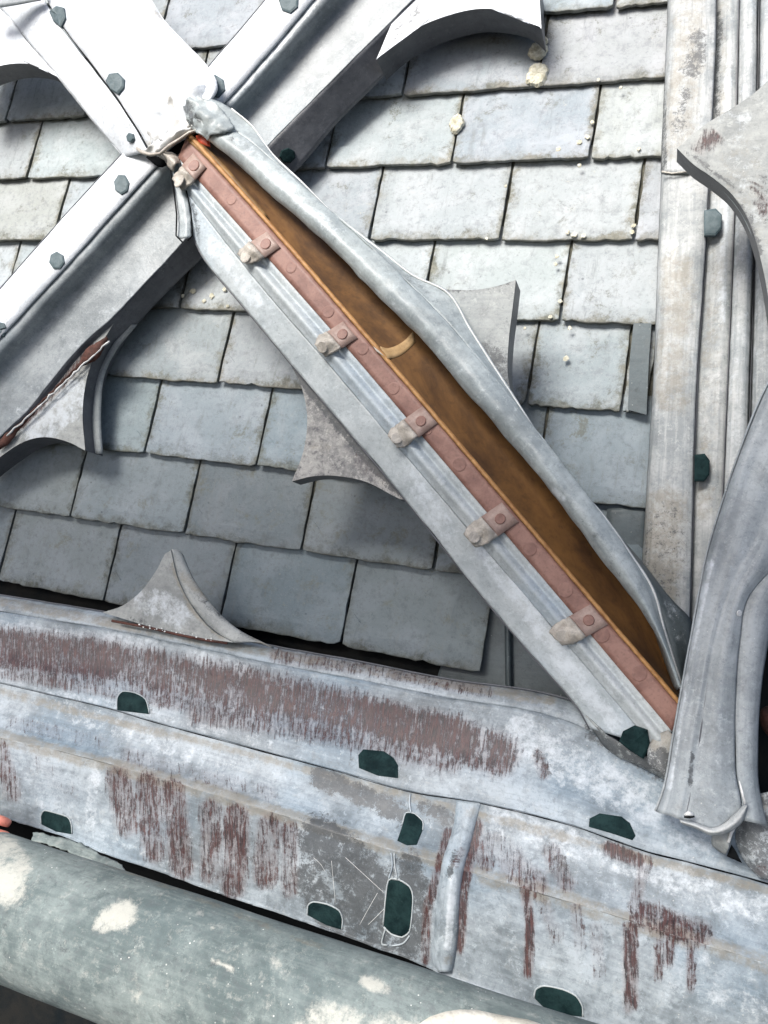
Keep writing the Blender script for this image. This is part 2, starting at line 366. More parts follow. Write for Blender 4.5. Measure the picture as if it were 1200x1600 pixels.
def inside(poly, x, y):
    r = False; j = len(poly) - 1
    for i in range(len(poly)):
        if (poly[i][1] > y) != (poly[j][1] > y) and x < (poly[j][0] - poly[i][0]) * (y - poly[i][1]) / (poly[j][1] - poly[i][1]) + poly[i][0]: r = not r
        j = i
    return r
def slab(T, name, outline, depth, mat, side=None, marks=(), parent=None, step=8, dome=0.0, amp=0.001, seed=0.0, bevel=0.0012, label=None):
    """plate whose front outline is given in px with heights; extruded back by depth. Front gets an inner grid by ear fan rings."""
    pts = []; NO = len(outline); O = [np.array(q, float) for q in outline]
    def corner(i):
        u, v = O[i % NO] - O[i-1], O[(i+1) % NO] - O[i % NO]
        return (u[:2] @ v[:2]) / (np.linalg.norm(u[:2]) * np.linalg.norm(v[:2]) + 1e-9) < .72
    for i in range(NO):
        p1, p2 = O[i], O[(i+1) % NO]
        p0 = 2*p1 - p2 if corner(i) else O[i-1]
        p3 = 2*p2 - p1 if corner(i+1) else O[(i+2) % NO]
        k = max(1, int(math.dist(p1[:2], p2[:2]) / step)); L1_ = np.linalg.norm(p2 - p1)
        t1 = (p2 - p0) / (np.linalg.norm(p1 - p0) + L1_) * L1_; t2 = (p3 - p1) / (np.linalg.norm(p3 - p2) + L1_) * L1_
        for j in range(k):
            a = j / k
            pts.append(list((2*a**3 - 3*a**2 + 1) * p1 + (a**3 - 2*a**2 + a) * t1 + (-2*a**3 + 3*a**2) * p2 + (a**3 - a**2) * t2))
    B = np.array([P(*q) for q in pts]); n = len(B); c = B.mean(0)
    if dome is not None:
        pass
    V = []; fs = []; rings = 7
    for r in range(rings):
        f = r / rings
        q = B + (c - B) * f
        q[:, 2] += dome * math.sin(f * math.pi / 2)
        for i in range(n): q[i, 2] += amp * noise.noise(Vector(q[i]) * 30 + Vector((seed, 0, 0))) * (0.3 + f)
        V += list(q)
    V.append(c + np.array((0, 0, dome)))
    for r in range(rings - 1):
        for i in range(n):
            fs.append((r*n + i, r*n + (i+1) % n, (r+1)*n + (i+1) % n, (r+1)*n + i))
    for i in range(n): fs.append(((rings-1)*n + i, (rings-1)*n + (i+1) % n, rings*n))
    V = np.array(V)
    a = V[1] - V[0]; b_ = c - V[0]
    flip = np.cross(a, b_)[2] < 0
    if flip: fs = [f[::-1] for f in fs]
    o = T.mesh(name, V, fs, mat, None, marks, parent, smooth=True, label=label)
    # the wall behind, own sub-part
    W = np.concatenate([V[:n] + np.array((0, 0, -0.0008)), V[:n] * 1.0 - np.array((0, 0, depth * 0.5)), V[:n] - np.array((0, 0, depth))])
    uvw = []
    al = np.concatenate([[0], np.cumsum(np.linalg.norm(np.diff(V[:n], axis=0), axis=1))])
    for r in range(3): uvw += [(al[i], r * depth / 2) for i in range(n)]
    wf = []
    for r in range(2):
        for i in range(n): wf.append((r*n + i, (r+1)*n + i, (r+1)*n + (i+1) % n, r*n + (i+1) % n))
    wf.append(tuple(2*n + i for i in range(n))[::-1])
    if flip: wf = [f[::-1] for f in wf]
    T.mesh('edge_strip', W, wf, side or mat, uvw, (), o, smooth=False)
    return o

def tube(T, name, pts, r, mat, parent=None, seg=8, smooth=True, marks=(), flat=1.0, label=None):
    """pts in roof axes"""
    pts = np.array(pts, float); n = len(pts)
    V = []
    for i in range(n):
        d = pts[min(i+1, n-1)] - pts[max(i-1, 0)]; d = d / (np.linalg.norm(d) + 1e-9)
        a = np.cross(d, (0, 0, 1.0)); a /= np.linalg.norm(a) + 1e-9; b = np.cross(a, d)
        rr = r[i] if hasattr(r, '__len__') else r
        for k in range(seg):
            t = 2 * math.pi * k / seg
            V.append(pts[i] + a * rr * math.cos(t) + b * rr * flat * math.sin(t))
    fs = [(i*seg + k, i*seg + (k+1) % seg, (i+1)*seg + (k+1) % seg, (i+1)*seg + k) for i in range(n-1) for k in range(seg)]
    fs += [tuple(range(seg))[::-1], tuple((n-1)*seg + k for k in range(seg))]
    L = np.concatenate([[0], np.cumsum(np.linalg.norm(np.diff(pts, axis=0), axis=1))])
    uv = [(L[i], 2 * math.pi * k / seg * (r[i] if hasattr(r, '__len__') else r)) for i in range(n) for k in range(seg)]
    return T.mesh(name, V, fs, mat, uv, marks, parent, solidhit=False, label=label)

def hit(bv, x, y, fallback=0.2):
    d = Vector(M @ np.array((x - 600, y - 800, F))).normalized()
    loc, nr, i, ds = bv.ray_cast(Vector(CAM), d)
    if loc is None: return P(x, y, fallback), np.array((0, 0, 1.0))
    if nr.dot(d) > 0: nr = -nr
    return np.array(loc), np.array(nr)

def plug(T, bv, poly, dark=True, lip=None, name='plug_plate', rise=0.0012, fb=0.2, label=None, plane=None):
    """small cast patch following the surface it sits on"""
    n = len(poly); cx = sum(p[0] for p in poly) / n; cy = sum(p[1] for p in poly) / n
    c, cn = hit(bv, cx, cy, fb)
    V = []; pts = []
    den = []
    for a, b in zip(poly, poly[1:] + poly[:1]):
        for i in range(3): den.append((a[0] + (b[0]-a[0])*i/3, a[1] + (b[1]-a[1])*i/3))
    N = len(den)
    for x, y in den: pts.append(hit(bv, x, y, c[2])[0])
    pts = np.array(pts)
    med = np.median(pts[:, 2])
    for i, (x, y) in enumerate(den):
        if abs(pts[i, 2] - med) > 0.03: pts[i] = P(x, y, med)
    if plane is not None: pts = np.array([P(x, y, plane) for x, y in den]); cn = np.array((0, 0, 1.0))
    c = pts.mean(0)
    up = cn * rise
    r0 = pts - cn * 0.003; r1 = pts + up; r2 = c + (pts - c) * 0.86 + up * 1.5; r3 = c + (pts - c) * 0.45 + up * 1.6
    V = np.concatenate([r0, r1, r2, r3, [c + up * 1.6]])
    fs = []
    for r in range(3):
        for i in range(N): fs.append((r*N + i, r*N + (i+1) % N, (r+1)*N + (i+1) % N, (r+1)*N + i))
    for i in range(N): fs.append((3*N + i, 3*N + (i+1) % N, 4*N))
    if np.cross(pts[1] - pts[0], c - pts[0]) @ cn < 0: fs = [f[::-1] for f in fs]
    o = T.mesh(name, V, fs, 'plugd' if dark else 'plugl', None, (), None, smooth=False, solidhit=False, label=label)
    if lip:
        idx = lip if lip != 'all' else list(range(n)) + [0]
        seq = []
        for a, b in zip(idx[:-1], idx[1:]):
            for i in range(3): seq.append(pts[(a*3 + i) % N])
        seq.append(pts[(idx[-1]*3) % N])
        seq = np.array(seq); seq = np.array([seq[max(0,i-1)]*.25+seq[i]*.5+seq[min(len(seq)-1,i+1)]*.25 for i in range(len(seq))]); seq = c + (seq - c) * 1.05 + cn * 0.0008
        tube(T, 'raised_lip', seq, 0.0012, 'flange', o, 6)
    return o

# ------------------------------------------------------------------ the roof (setting)
roof = Thing('roof', None, None, P(600, 800, 0), kind='structure')
def deck_mesh():
    V = [(-3, -3.4, -0.03), (3.4, -3.4, -0.03), (3.4, 2.6, -0.03), (-3, 2.6, -0.03), (-3, -3.4, -0.08), (3.4, -3.4, -0.08), (3.4, 2.6, -0.08), (-3, 2.6, -0.08)]
    roof.mesh('roof_deck', V, [(0, 1, 2, 3), (7, 6, 5, 4), (0, 4, 5, 1), (1, 5, 6, 2), (2, 6, 7, 3), (3, 7, 4, 0)], 'deck', smooth=False, solidhit=False)
deck_mesh()
HS = 0.010
def vline(y, x=600): return P(x, y, HS)[1]
# course bottoms (measured at x = 600) and joints (x, y measured on the bottom edge)
rows = [
    (-62, [(130, -70), (330, -68), (560, -60), (760, -50), (905, -45)]),
    (46, [(-90, 100), (60, 85), (244, 78), (400, 62), (600, 46), (762, 30), (960, 12)]),
    (150, [(-150, 200), (8, 190), (133, 180), (303, 170), (455, 160), (628, 148), (838, 133)]),
    (259, [(-140, 285), (42, 276), (205, 271), (350, 266), (508, 261), (705, 256), (922, 244)]),
    (375, [(-95, 372), (85, 370), (235, 371), (405, 373), (577, 374), (781, 377), (990, 375)]),
    (493, [(-150, 470), (5, 475), (130, 477), (280, 481), (462, 488), (658, 492), (875, 500)]),
    (617, [(-10, 570), (165, 588), (340, 600), (520, 612), (700, 625), (822, 633), (970, 644)]),
    (750, [(-80, 675), (60, 690), (225, 707), (400, 730), (610, 748), (835, 775)]),
    (880, [(-60, 780), (110, 803), (287, 835), (470, 860), (677, 890), (868, 918)]),
    (1022, [(-95, 880), (-4, 905), (160, 945), (342, 975), (532, 1012), (752, 1052)]),
]
ulim = (-1.35, 0.62)
def slate(u0, u1, v0, v1, seed, broken=0.0, shade_tone=1.0):
    rnd = random.Random(seed)
    g = 0.0021
    top = v1 + 0.035
    h0 = HS + rnd.uniform(-0.0012, 0.003); t = rnd.uniform(0.0055, 0.0085)
    sk = rnd.uniform(-0.0025, 0.0025)
    out = []
    nb = 20
    for i in range(nb + 1):
        f = i / nb; j = rnd.uniform(-0.0013, 0.0013) + 0.003 * noise.noise(Vector((seed * 3.3, f * 5, 0))) + (rnd.uniform(0, 0.004) if rnd.random() < 0.12 else 0)
        if i in (0, nb): j += rnd.uniform(0.001, 0.004 + broken)
        out.append((u0 + g + (u1 - u0 - 2*g) * f + (0.001 if i == 0 else -0.001 if i == nb else 0), v0 + j + sk * (f - .5)))
    for i in range(1, 9):
        out.append((u1 - g + rnd.uniform(-0.0016, 0.0006) + .0022 * noise.noise(Vector((seed * 2.1, i * .7, 3))), v0 + (top - v0) * i / 8))
    for i in range(8, 0, -1):
        out.append((u0 + g + rnd.uniform(-0.0006, 0.0016) + .0022 * noise.noise(Vector((seed * 1.7, i * .7, 8))), v0 + (top - v0) * i / 8))
    n = len(out)
    cu = sum(p[0] for p in out) / n; cv = sum(p[1] for p in out) / n
    tw = rnd.uniform(-0.0015, 0.0015)
    def hh(u, v): return h0 - (h0 + 0.004) * (v - v0) / (top - v0) + tw * (u - u0) / (u1 - u0)
    V = []; uv = []
    def d2(u, v): return (min(u - u0, u1 - u) , v - v0)
    for k, (ins, dz) in enumerate(((0, -t), (0, -0.0006), (0.0009, 0))):
        for (u, v) in out:
            du = min(max(cu - u, -ins), ins); dv = min(max(cv - v, -ins), ins)
            V.append((u + du, v + dv, hh(u, v) + dz)); uv.append((max(0, min(u + du - u0, u1 - u - du)), max(0, v + dv - v0)))
    V.append((cu, cv, hh(cu, cv) + 0.0004)); uv.append((min(cu - u0, u1 - cu), cv - v0))
    fs = [(r*n + i, r*n + (i+1) % n, (r+1)*n + (i+1) % n, (r+1)*n + i) for r in range(2) for i in range(n)]
    # top: inner strip quads so that the edge distance map stays true
    inner = [2*n + i for i in range(n)]
    q = []
    for (u, v) in out:
        s_ = 0.028; du = min(max(cu - u, -s_), s_); dv = min(max(cv - v, -s_), s_) 
        q.append(len(V)); V.append((u + du, v + dv, hh(u, v))); uv.append((max(0, min(u + du - u0, u1 - u - du)), max(0, v + dv - v0)))
    fs += [(inner[i], inner[(i+1) % n], q[(i+1) % n], q[i]) for i in range(n)]
    fs += [(q[i], q[(i+1) % n], 3*n) for i in range(n)]
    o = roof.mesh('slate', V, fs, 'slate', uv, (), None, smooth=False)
    q_ = shade_tone * rnd.uniform(.80, 1.03); dt = .07 if shade_tone < .8 else 0; o.color = (q_ * rnd.uniform(.97, 1.02) * (1 - dt), q_, q_ * rnd.uniform(.99, 1.04) * (1 + dt * .5), 1)
sd_ = 0
for k in range(1, len(rows)):
    y0, js = rows[k]; v0 = vline(y0); v1 = vline(rows[k-1][0])
    us = [P(x, y, HS)[0] for x, y in js]
    w_ = 0.24
    while us[0] > ulim[0]: us.insert(0, us[0] - w_ * random.uniform(.85, 1.1))
    if k == 6: us.append(P(1012, 645, HS)[0])
    elif k == 9: pass
    else: 
        us.append(max(us[-1] + 0.10, P(1062, y0, HS)[0]))
    for a, b in zip(us[:-1], us[1:]):
        sd_ += 1
        slate(a, b, v0, v1, sd_, 0.006 if (k, sd_ % 4) == (6, 0) else 0.0, {6: .93, 7: .70, 8: .50, 9: .43}.get(k, 1.0))  # painted shade deepens course by course towards the foot
# top row above
v0 = vline(-62); us = [P(x, y, HS)[0] for x, y in rows[0][1]]
for a, b in zip([us[0] - .5, us[0] - .25] + us, [us[0] - .25, us[0]] + us[1:] + [us[-1] + .2]):
    sd_ += 1; slate(a, b, v0, v0 + 0.13, sd_)
# the slates of the course beneath, seen only through the open joints
MT['bed'] = plain('dirty_joint', (0.035, 0.037, 0.028), (0.13, 0.125, 0.095), 60, 0.9, 0.003)
ub, ut = vline(872), vline(-62) + .1
roof.mesh('under_course', [(-1.4, ub, -.0062), (.66, ub, -.0062), (.66, ut, -.0062), (-1.4, ut, -.0062)], [(0, 1, 2, 3)], 'bed', smooth=False, solidhit=False)
# lead soaker beside the mullion and the lined gutter panels at the foot
sk = R_(0.014, (990, 505), (1018, 505)), R_(0.018, (984, 560), (1014, 560)), R_(0.018, (981, 640), (1010, 648))
V = [P(*q) for r in sk for q in r]
roof.mesh('lead_soaker', V, [(0, 2, 3, 1), (2, 4, 5, 3)], 'gutter', smooth=False, solidhit=False)
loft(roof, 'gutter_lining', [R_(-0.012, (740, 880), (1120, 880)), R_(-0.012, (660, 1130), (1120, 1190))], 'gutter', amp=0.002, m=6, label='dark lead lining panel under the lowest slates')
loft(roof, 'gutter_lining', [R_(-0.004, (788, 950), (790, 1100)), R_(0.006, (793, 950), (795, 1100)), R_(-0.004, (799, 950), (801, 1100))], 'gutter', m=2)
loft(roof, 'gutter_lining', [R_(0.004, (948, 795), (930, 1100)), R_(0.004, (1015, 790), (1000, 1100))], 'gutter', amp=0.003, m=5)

# lichen rosettes
def lichen(x, y, rx, ry, label, seed):
    c = P(x, y, 0.014); s1 = rx * (P(x + 1, y, 0.014) - c)[0]; s2 = ry * abs((P(x, y + 1, 0.014) - c)[1])
    T = Thing('lichen_rosette', label, 'lichen', c, group='cream lichen rosettes on the slates')
    rnd = random.Random(seed); V = []; n = 34; fs = []
    ph = rnd.uniform(0, 6)
    for r, f in enumerate((1.0, 0.86, 0.62, 0.36, 0.12)):
        for i in range(n):
            t = 2 * math.pi * i / n
            lob = 1 + 0.05 * math.sin(4 * t + ph) + 0.05 * math.sin(11 * t + ph * 2) + 0.10 * noise.noise(Vector((math.cos(t) * 2.2, math.sin(t) * 2.2, seed * 3.7 + r))) + rnd.uniform(-.025, .025)
            z = (-0.001, 0.0008, 0.0018, 0.0012, 0.0004)[r] + rnd.uniform(0, 0.0012)
            V.append(c + np.array((s1 * f * lob * math.cos(t), s2 * f * lob * math.sin(t), z - 0.004 * (r == 0))))
    fs = [(r*n + i, r*n + (i+1) % n, (r+1)*n + (i+1) % n, (r+1)*n + i) for r in range(4) for i in range(n)]
    fs.append(tuple(4*n + i for i in range(n)))
    T.mesh('lichen_crust', V, fs, 'lichen', smooth=False)
lichen(840, 78, 15, 14, 'cream lichen rosette, upper one of the pair under the top cusp tip', 1)
lichen(839, 115, 17, 19, 'largest cream lichen rosette, lower one of the pair straddling a slate joint', 2)
lichen(713, 192, 11, 15, 'single pale lichen rosette on a slate joint one course below the pair', 3)
lichen(850, 63, 6, 6, 'tiny lichen bud directly above the pair of rosettes', 4)
rnd = random.Random(5); V = []; fs = []
spots = [(905, 222, 6), (918, 213, 6), (872, 232, 6), (897, 366, 7), (911, 368, 6), (886, 362, 5), (990, 352, 5), (988, 362, 5), (760, 372, 4), (970, 136, 4), (935, 124, 4), (998, 232, 4), (905, 258, 5), (790, 290, 4), (925, 190, 5),
         (300, 455, 8), (330, 462, 7), (350, 452, 6), (318, 470, 6), (285, 462, 5), (355, 478, 5), (345, 437, 5), (870, 400, 5), (875, 470, 5), (860, 495, 5), (890, 512, 5), (868, 412, 5), (884, 560, 7), (820, 512, 4), (560, 395, 3)]
for x, y, r in spots:
    c = P(x, y, 0.0145); r *= 0.0009; b = len(V)
    for j in range(8):
        t = j * math.pi / 4; q = r * rnd.uniform(.6, 1.2); V.append(c + np.array((q * math.cos(t), q * math.sin(t), -0.002)))
    for j in range(8):
        t = j * math.pi / 4; q = r * rnd.uniform(.5, 1.0); V.append(c + np.array((q * math.cos(t), q * math.sin(t), -0.0004)))
    fs += [(b + j, b + (j+1) % 8, b + 8 + (j+1) % 8, b + 8 + j) for j in range(8)] + [tuple(b + 8 + j for j in range(8))]
roof.mesh('lichen_speckle', V, fs, 'lichen', smooth=False, stuff=True, solidhit=False)

# ------------------------------------------------------------------ mullion at the right
mul = Thing('lead_clad_mullion', 'tall stained lead-clad upright with moulded ridges along the right edge', 'upright', P(1080, 400, 0.02))
def xoff(base, pts): return [(x + base[0], y, h) for x, y, h in pts]
ys = [-70, 60, 150, 270, 420, 560, 700, 800, 900, 1010]
XL = [1046, 1042, 1038, 1033, 1027, 1022, 1014, 1008, 1002, 998]
XA = [1118, 1117, 1113, 1108, 1100, 1090, 1084, 1082, 1079, 1076]
XB = [1156, 1153, 1151, 1149, 1144, 1138, 1132, 1128, 1124, 1120]
XC = [1187, 1185, 1184, 1182, 1178, 1174, 1170, 1166, 1162, 1158]
def mr(X, dx, h, a=0, b=None): return [(x + dx, y, h) for x, y in list(zip(X, ys))[a:b]]
mk = [('g', [(1080, 10), (1070, 120), (1060, 230)], 45, .7), ('a', [(1092, 60), (1085, 110)], 26, .8), ('a', [(1070, 150), (1062, 200)], 22, .6), ('b', [(1070, 60), (1060, 180)], 22, .8),
      ('g', [(1060, 420), (1050, 620)], 50, .75), ('a', [(1040, 820), (1030, 960)], 60, .35), ('g', [(1130, 60), (1110, 300)], 30, .4), ('a', [(1030, 0), (1036, 260)], 12, .7),
      ('g', [(1040, 790), (1030, 930)], 60, .8), ('a', [(1105, 420), (1100, 600)], 9, .6)]
loft(mul, 'lead_sheet', [mr(XL, 0, .022, 3), mr(XL, 5, .042, 3), mr(XL, 14, .048, 3), mr(XA, -8, .05, 3), mr(XA, 0, .046, 3)], 'mullion', marks=mk, amp=.0015, m=3)
up = [[(x, y, h + .004) for x, y, h in r] for r in ([*mr(XL, -1, .022, 0, 4)], mr(XL, 5, .043, 0, 4), mr(XL, 14, .049, 0, 4), mr(XA, -8, .051, 0, 4), mr(XA, 1, .047, 0, 4))]
loft(mul, 'lead_sheet', up, 'mullion', marks=mk, amp=.0015, m=3, seed=3)
loft(mul, 'moulding', [mr(XA, 2, .03), mr(XA, 8, .034), mr(XB, -12, .044), mr(XB, -1, .040), mr(XB, 1, .036)], 'mullion', marks=[('g', [(1128, 0), (1120, 300), (1110, 600), (1100, 800)], 30, .5), ('a', [(1125, 20), (1118, 240)], 9, .7), ('b', [(1138, 100), (1128, 500)], 12, .9)], m=3, seed=5)
loft(mul, 'moulding', [mr(XB, 2, .046), mr(XB, 10, .056), mr(XC, -10, .057), mr(XC, -2, .047)], 'mullion', marks=[('b', [(1168, 0), (1150, 700)], 26, .5)], m=3, seed=6)
loft(mul, 'moulding', [mr(XC, 2, .048), mr(XC, 10, .062), mr(XC, 60, .064), mr(XC, 120, .05)], 'mullion', marks=[('b', [(1200, 0), (1190, 700)], 36, .5)], m=3, seed=7)
for X, dx in ((XB, 0), (XC, 0), (XA, 1)):
    tube(mul, 'black_groove', [P(x + dx, y, .039) for x, y in zip(X, ys)], 0.0015, 'side', None, 6)
bv = mul.bvh()
plug(mul, bv, [(1100, 330), (1118, 327), (1128, 337), (1127, 358), (1118, 369), (1100, 369)], dark=False, rise=.003, plane=.051)
plug(mul, bv, [(1085, 711), (1101, 709), (1109, 720), (1108, 742), (1100, 752), (1085, 752)], dark=True, rise=.002, plane=.051)
tube(mul, 'torn_edge', [P(x, y, .056) for x, y in ((1034, 268), (1050, 271), (1075, 268), (1090, 262), (1108, 262))], .0016, 'crud', None, 6)

# ------------------------------------------------------------------ unseen scaffold boards added out of frame to shade the foot of the roof
MT['board'] = plain('weathered_board', (0.22, 0.19, 0.15), (0.36, 0.32, 0.26), 12, 0.8, 0.002)
sh = np.array(SUN_LOCAL) / SUN_LOCAL[2] * 1.47
q0 = P(-900, 640, 0) + sh; q1 = P(1900, 830, 0) + sh; dn = (P(600, 1220, 0) - P(600, 740, 0))
caster = Thing('shade_boards', None, None, q0, kind='structure')
NB = 3
for i in range(NB):
    e0 = q0 + dn * (i / NB); e1 = q1 + dn * (i / NB); st = dn / NB * .985
    t_ = np.array((0, 0, .038))
    V = [e0, e1, e1 + st, e0 + st, e0 + t_, e1 + t_, e1 + st + t_, e0 + st + t_]
    caster.mesh('board', V, [(3, 2, 1, 0), (4, 5, 6, 7), (0, 1, 5, 4), (1, 2, 6, 5), (2, 3, 7, 6), (3, 0, 4, 7)], 'board', smooth=False, solidhit=False)

# ------------------------------------------------------------------ crossing bar (upper right to lower left)
GC = 'lead-clad bars of the lattice'
cb = Thing('lattice_bar', 'lead-clad bar with a deep hollow flank crossing from top right to left edge', 'lattice bar', P(300, 230, .10), group=GC)
A = [(555, -80), (487, 0), (420, 78), (348, 160), (240, 262), (120, 395), (0, 525), (-70, 600)]
TL = [(480, -80), (418, -3), (320, 112), (285, 155), (200, 232), (95, 345), (0, 452), (-70, 530)]
E = [(710, -65), (640, 5), (590, 55), (505, 140), (425, 220), (290, 373), (181, 490), (125, 542), (42, 641), (0, 683), (-70, 755)]
Wl = [(745, -45), (652, 62), (592, 128), (527, 192), (468, 262), (320, 399), (250, 468), (215, 505), (150, 572), (58, 686), (0, 722), (-70, 790)]
def blend(a, b, f, n=40):
    pa, pb = cat([(x, y, 0) for x, y in a], n), cat([(x, y, 0) for x, y in b], n)
    return [tuple(q) for q in (pa + (pb - pa) * f)[:, :2]]
def hv(l, h0, h1):
    n = len(l); return [(x, y, h0 + (h1 - h0) * i / (n - 1)) for i, (x, y) in enumerate(l)]
def hh(l, h): return [(x, y, h) for x, y in l]
loft(cb, 'top_face', [hh(TL, .150), hh(A, .150)], 'white', m=5, amp=.0012, solid=.005, marks=[('r', [(10, 500)], 22, .25)])
loft(cb, 'hollow_flank', [hh(blend(A, E, 0.005), .143), hh(blend(A, E, .10), .143), hh(blend(A, E, .2), .134), hh(blend(A, E, .36), .108), hh(blend(A, E, .6), .098), hh(blend(A, E, .9), .097), hh(E, .097)], 'grey', m=4, cross='cat', amp=.002,
     marks=[('b', [(20, 660), (200, 460)], 26, .5), ('b', [(360, 160), (490, 5)], 12, .9), ('b', [(600, 0), (480, 130)], 40, .45), ('b', [(105, 380), (60, 500)], 14, .4)])
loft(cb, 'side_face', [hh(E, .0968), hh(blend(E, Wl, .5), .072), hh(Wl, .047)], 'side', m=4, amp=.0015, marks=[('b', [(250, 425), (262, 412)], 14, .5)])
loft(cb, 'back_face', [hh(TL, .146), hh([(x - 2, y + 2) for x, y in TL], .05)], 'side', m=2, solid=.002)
tube(cb, 'black_joint', [P(x + 1, y + 2, .1415) for x, y in blend(A, A, 0, 60)], .0028, 'black', None, 6)
bv = cb.bvh()
def hexa(cx, cy, rx, ry, k=8, ph=0.2): return [(cx + rx * math.cos(2*math.pi*i/k + ph), cy + ry * math.sin(2*math.pi*i/k + ph)) for i in range(k)]
for cx, cy, rx, ry in ((336, 136, 17, 18), (452, 2, 16, 20), (191, 289, 12, 16), (90, 408, 12, 14), (0, 516, 12, 13)):
    plug(cb, bv, hexa(cx, cy, rx, ry, 7, cx), dark=False, rise=.003)
plug(cb, bv, hexa(449, 243, 13, 12, 7, .3), dark=True, rise=.006)
slab(cb, 'cusp', R_(.094, (588, 93), (615, 68), (655, 42), (700, 24), (745, 14), (790, 16), (825, 26), (846, 45), (843, 0), (838, -50), (800, -90), (720, -90), (650, -30), (620, 20)), .062, 'white', 'side',
     marks=[('a', [(600, 75), (660, 10), (700, -40)], 14, .55), ('b', [(700, 0), (800, 0)], 60, 1)])
slab(cb, 'cusp', R_(.085, (178, 505), (152, 548), (136, 590), (129, 645), (133, 704), (105, 690), (70, 683), (38, 690), (0, 714), (-40, 745), (-60, 740), (-10, 690), (40, 640), (120, 545)), .055, 'cusp', 'side',
     marks=[('b', [(60, 670), (120, 620)], 50, 1), ('r', [(150, 540), (100, 595), (30, 665)], 12, .9)])
loft(cb, 'edge_roll', [R_(.05, (214, 507), (182, 548), (163, 588), (158, 640), (161, 708)), R_(.056, (205, 507), (172, 548), (153, 590), (148, 640), (152, 709)), R_(.05, (197, 507), (166, 548), (146, 590), (140, 640), (141, 706))], 'cusp', m=2, cross='cat')
# torn, rusted split along the lower flank
rndl = random.Random(3); up_, lo_ = [], []
for i in range(26):
    f = i / 25; x = 168 - 172 * f; y = 528 + 172 * f; wv = 1.5 + 9 * math.exp(-((f - .14) / .09) ** 2) + 5 * math.exp(-((f - .93) / .1) ** 2) + rndl.uniform(0, 2.2)
    up_.append((x - wv * .7, y - wv * .7, .0995)); lo_.append((x + wv * .7, y + wv * .7, .093))
loft(cb, 'rusted_split', [up_, lo_], 'rustd', m=2, smooth=False, amp=.003, freq=90, solid=.002, n=90)
rndl = random.Random(8); e1, e2 = [], []
for i in range(30):
    f = i / 29; x = 172 - 160 * f; y = 532 + 148 * f; e1.append((x + rndl.uniform(-1.5, 1.5), y + rndl.uniform(-1.5, 1.5), .0985))
tube(cb, 'torn_edge', [P(*q) for q in e1], [.0012 + .0018 * rndl.random() for _ in e1], 'chalk', None, 6)

# ------------------------------------------------------------------ broad white bar (top left)
bb = Thing('lattice_bar', 'broad white-crusted lead bar coming down from the top left corner', 'lattice bar', P(180, 60, .15), group=GC)
BL = [(35, -70), (62, -20), (97, 38), (140, 95), (182, 150), (214, 198), (236, 236)]
BR = [(170, -90), (205, -40), (236, 2), (255, 32), (290, 70), (324, 106), (338, 134), (318, 170)]
BO = [(-70, -80), (-30, -25), (0, 12), (45, 66), (95, 127), (150, 196), (193, 246)]
loft(bb, 'top_face', [hh(BL, .186), hh(blend(BL, BR, .5), .192), hh(BR, .188)], 'white', m=6, cross='cat', amp=.004, freq=9, solid=.005, marks=[('g', [(262, 150), (240, 215)], 22, .45), ('g', [(215, 232), (250, 218), (285, 195)], 14, .7), ('g', [(238, 15), (250, 28)], 9, .7)])
loft(bb, 'left_flank', [hh([(x - 3, y + 3) for x, y in BL], .180), hh(blend(BL, BO, .35), .172), hh(blend(BL, BO, .7), .158), hh(BO, .146)], 'white', m=3, cross='cat', amp=.003, freq=10, marks=[('a', [(200, 180), (212, 220)], 24, .25), ('g', [(5, 20), (95, 124)], 4, .6)])
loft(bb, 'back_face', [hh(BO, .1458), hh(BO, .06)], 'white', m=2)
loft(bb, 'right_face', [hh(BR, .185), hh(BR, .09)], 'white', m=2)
tube(bb, 'seam_line', [P(x - 1, y + 1, .1835) for x, y in BL[2:]], .0012, 'black', None, 5)
bv = bb.bvh()
plug(bb, bv, [(79, 20), (90, 11), (102, 14), (104, 30), (97, 44), (86, 36)], dark=False, rise=.004)
plug(bb, bv, [(167, 128), (172, 117), (186, 115), (196, 125), (195, 138), (186, 149), (175, 142)], dark=False, rise=.004)
plug(bb, bv, hexa(206, 216, 6, 8, 6), dark=False, rise=.004)
slab(bb, 'cusp', R_(.142, (-60, -10), (0, 14), (45, 68), (92, 121), (66, 104), (32, 99), (0, 103), (-40, 118), (-80, 140), (-90, 60)), .05, 'white', 'side', marks=[('b', [(20, 70)], 60, 1)])
loft(bb, 'lead_strap', [R_(.2, (-30, -6), (70, -12)), R_(.2, (-30, 16), (62, 0))], 'grey', m=3)
# crumpled torn end over the joint
G = [R_(.197, (238, 212), (262, 206), (290, 190), (318, 165)), R_(.203, (236, 226), (258, 219), (285, 203), (305, 190)), R_(.192, (222, 236), (246, 240), (272, 222), (308, 202))]
loft(bb, 'torn_edge', G, 'chalk', m=6, cross='cat', amp=.009, freq=55, step=4, marks=[('g', [(240, 230), (300, 200)], 20, .5)], solid=.002)
tube(bb, 'torn_edge', [P(x, y, .198) for x, y in ((214, 232), (222, 238), (235, 242), (250, 240), (264, 228), (280, 218), (296, 207), (309, 203))], [.003, .004, .0035, .003, .0035, .003, .003, .002], 'solder', None, 7)
loft(bb, 'crumpled_end', [hh([(222, 190), (232, 212), (240, 232)], .1885), hh([(246, 168), (250, 195), (256, 222)], .199), hh([(268, 150), (272, 182), (278, 208)], .196), hh([(296, 140), (298, 166), (302, 194)], .200), hh([(322, 130), (322, 150), (316, 172)], .189)],
     'white', m=8, cross='cat', amp=.010, freq=38, step=3, marks=[('g', [(262, 150), (276, 190), (262, 215)], 9, .9), ('g', [(232, 212), (262, 222), (300, 198)], 12, .8), ('a', [(236, 226), (262, 214)], 7, .6)], solid=.002)
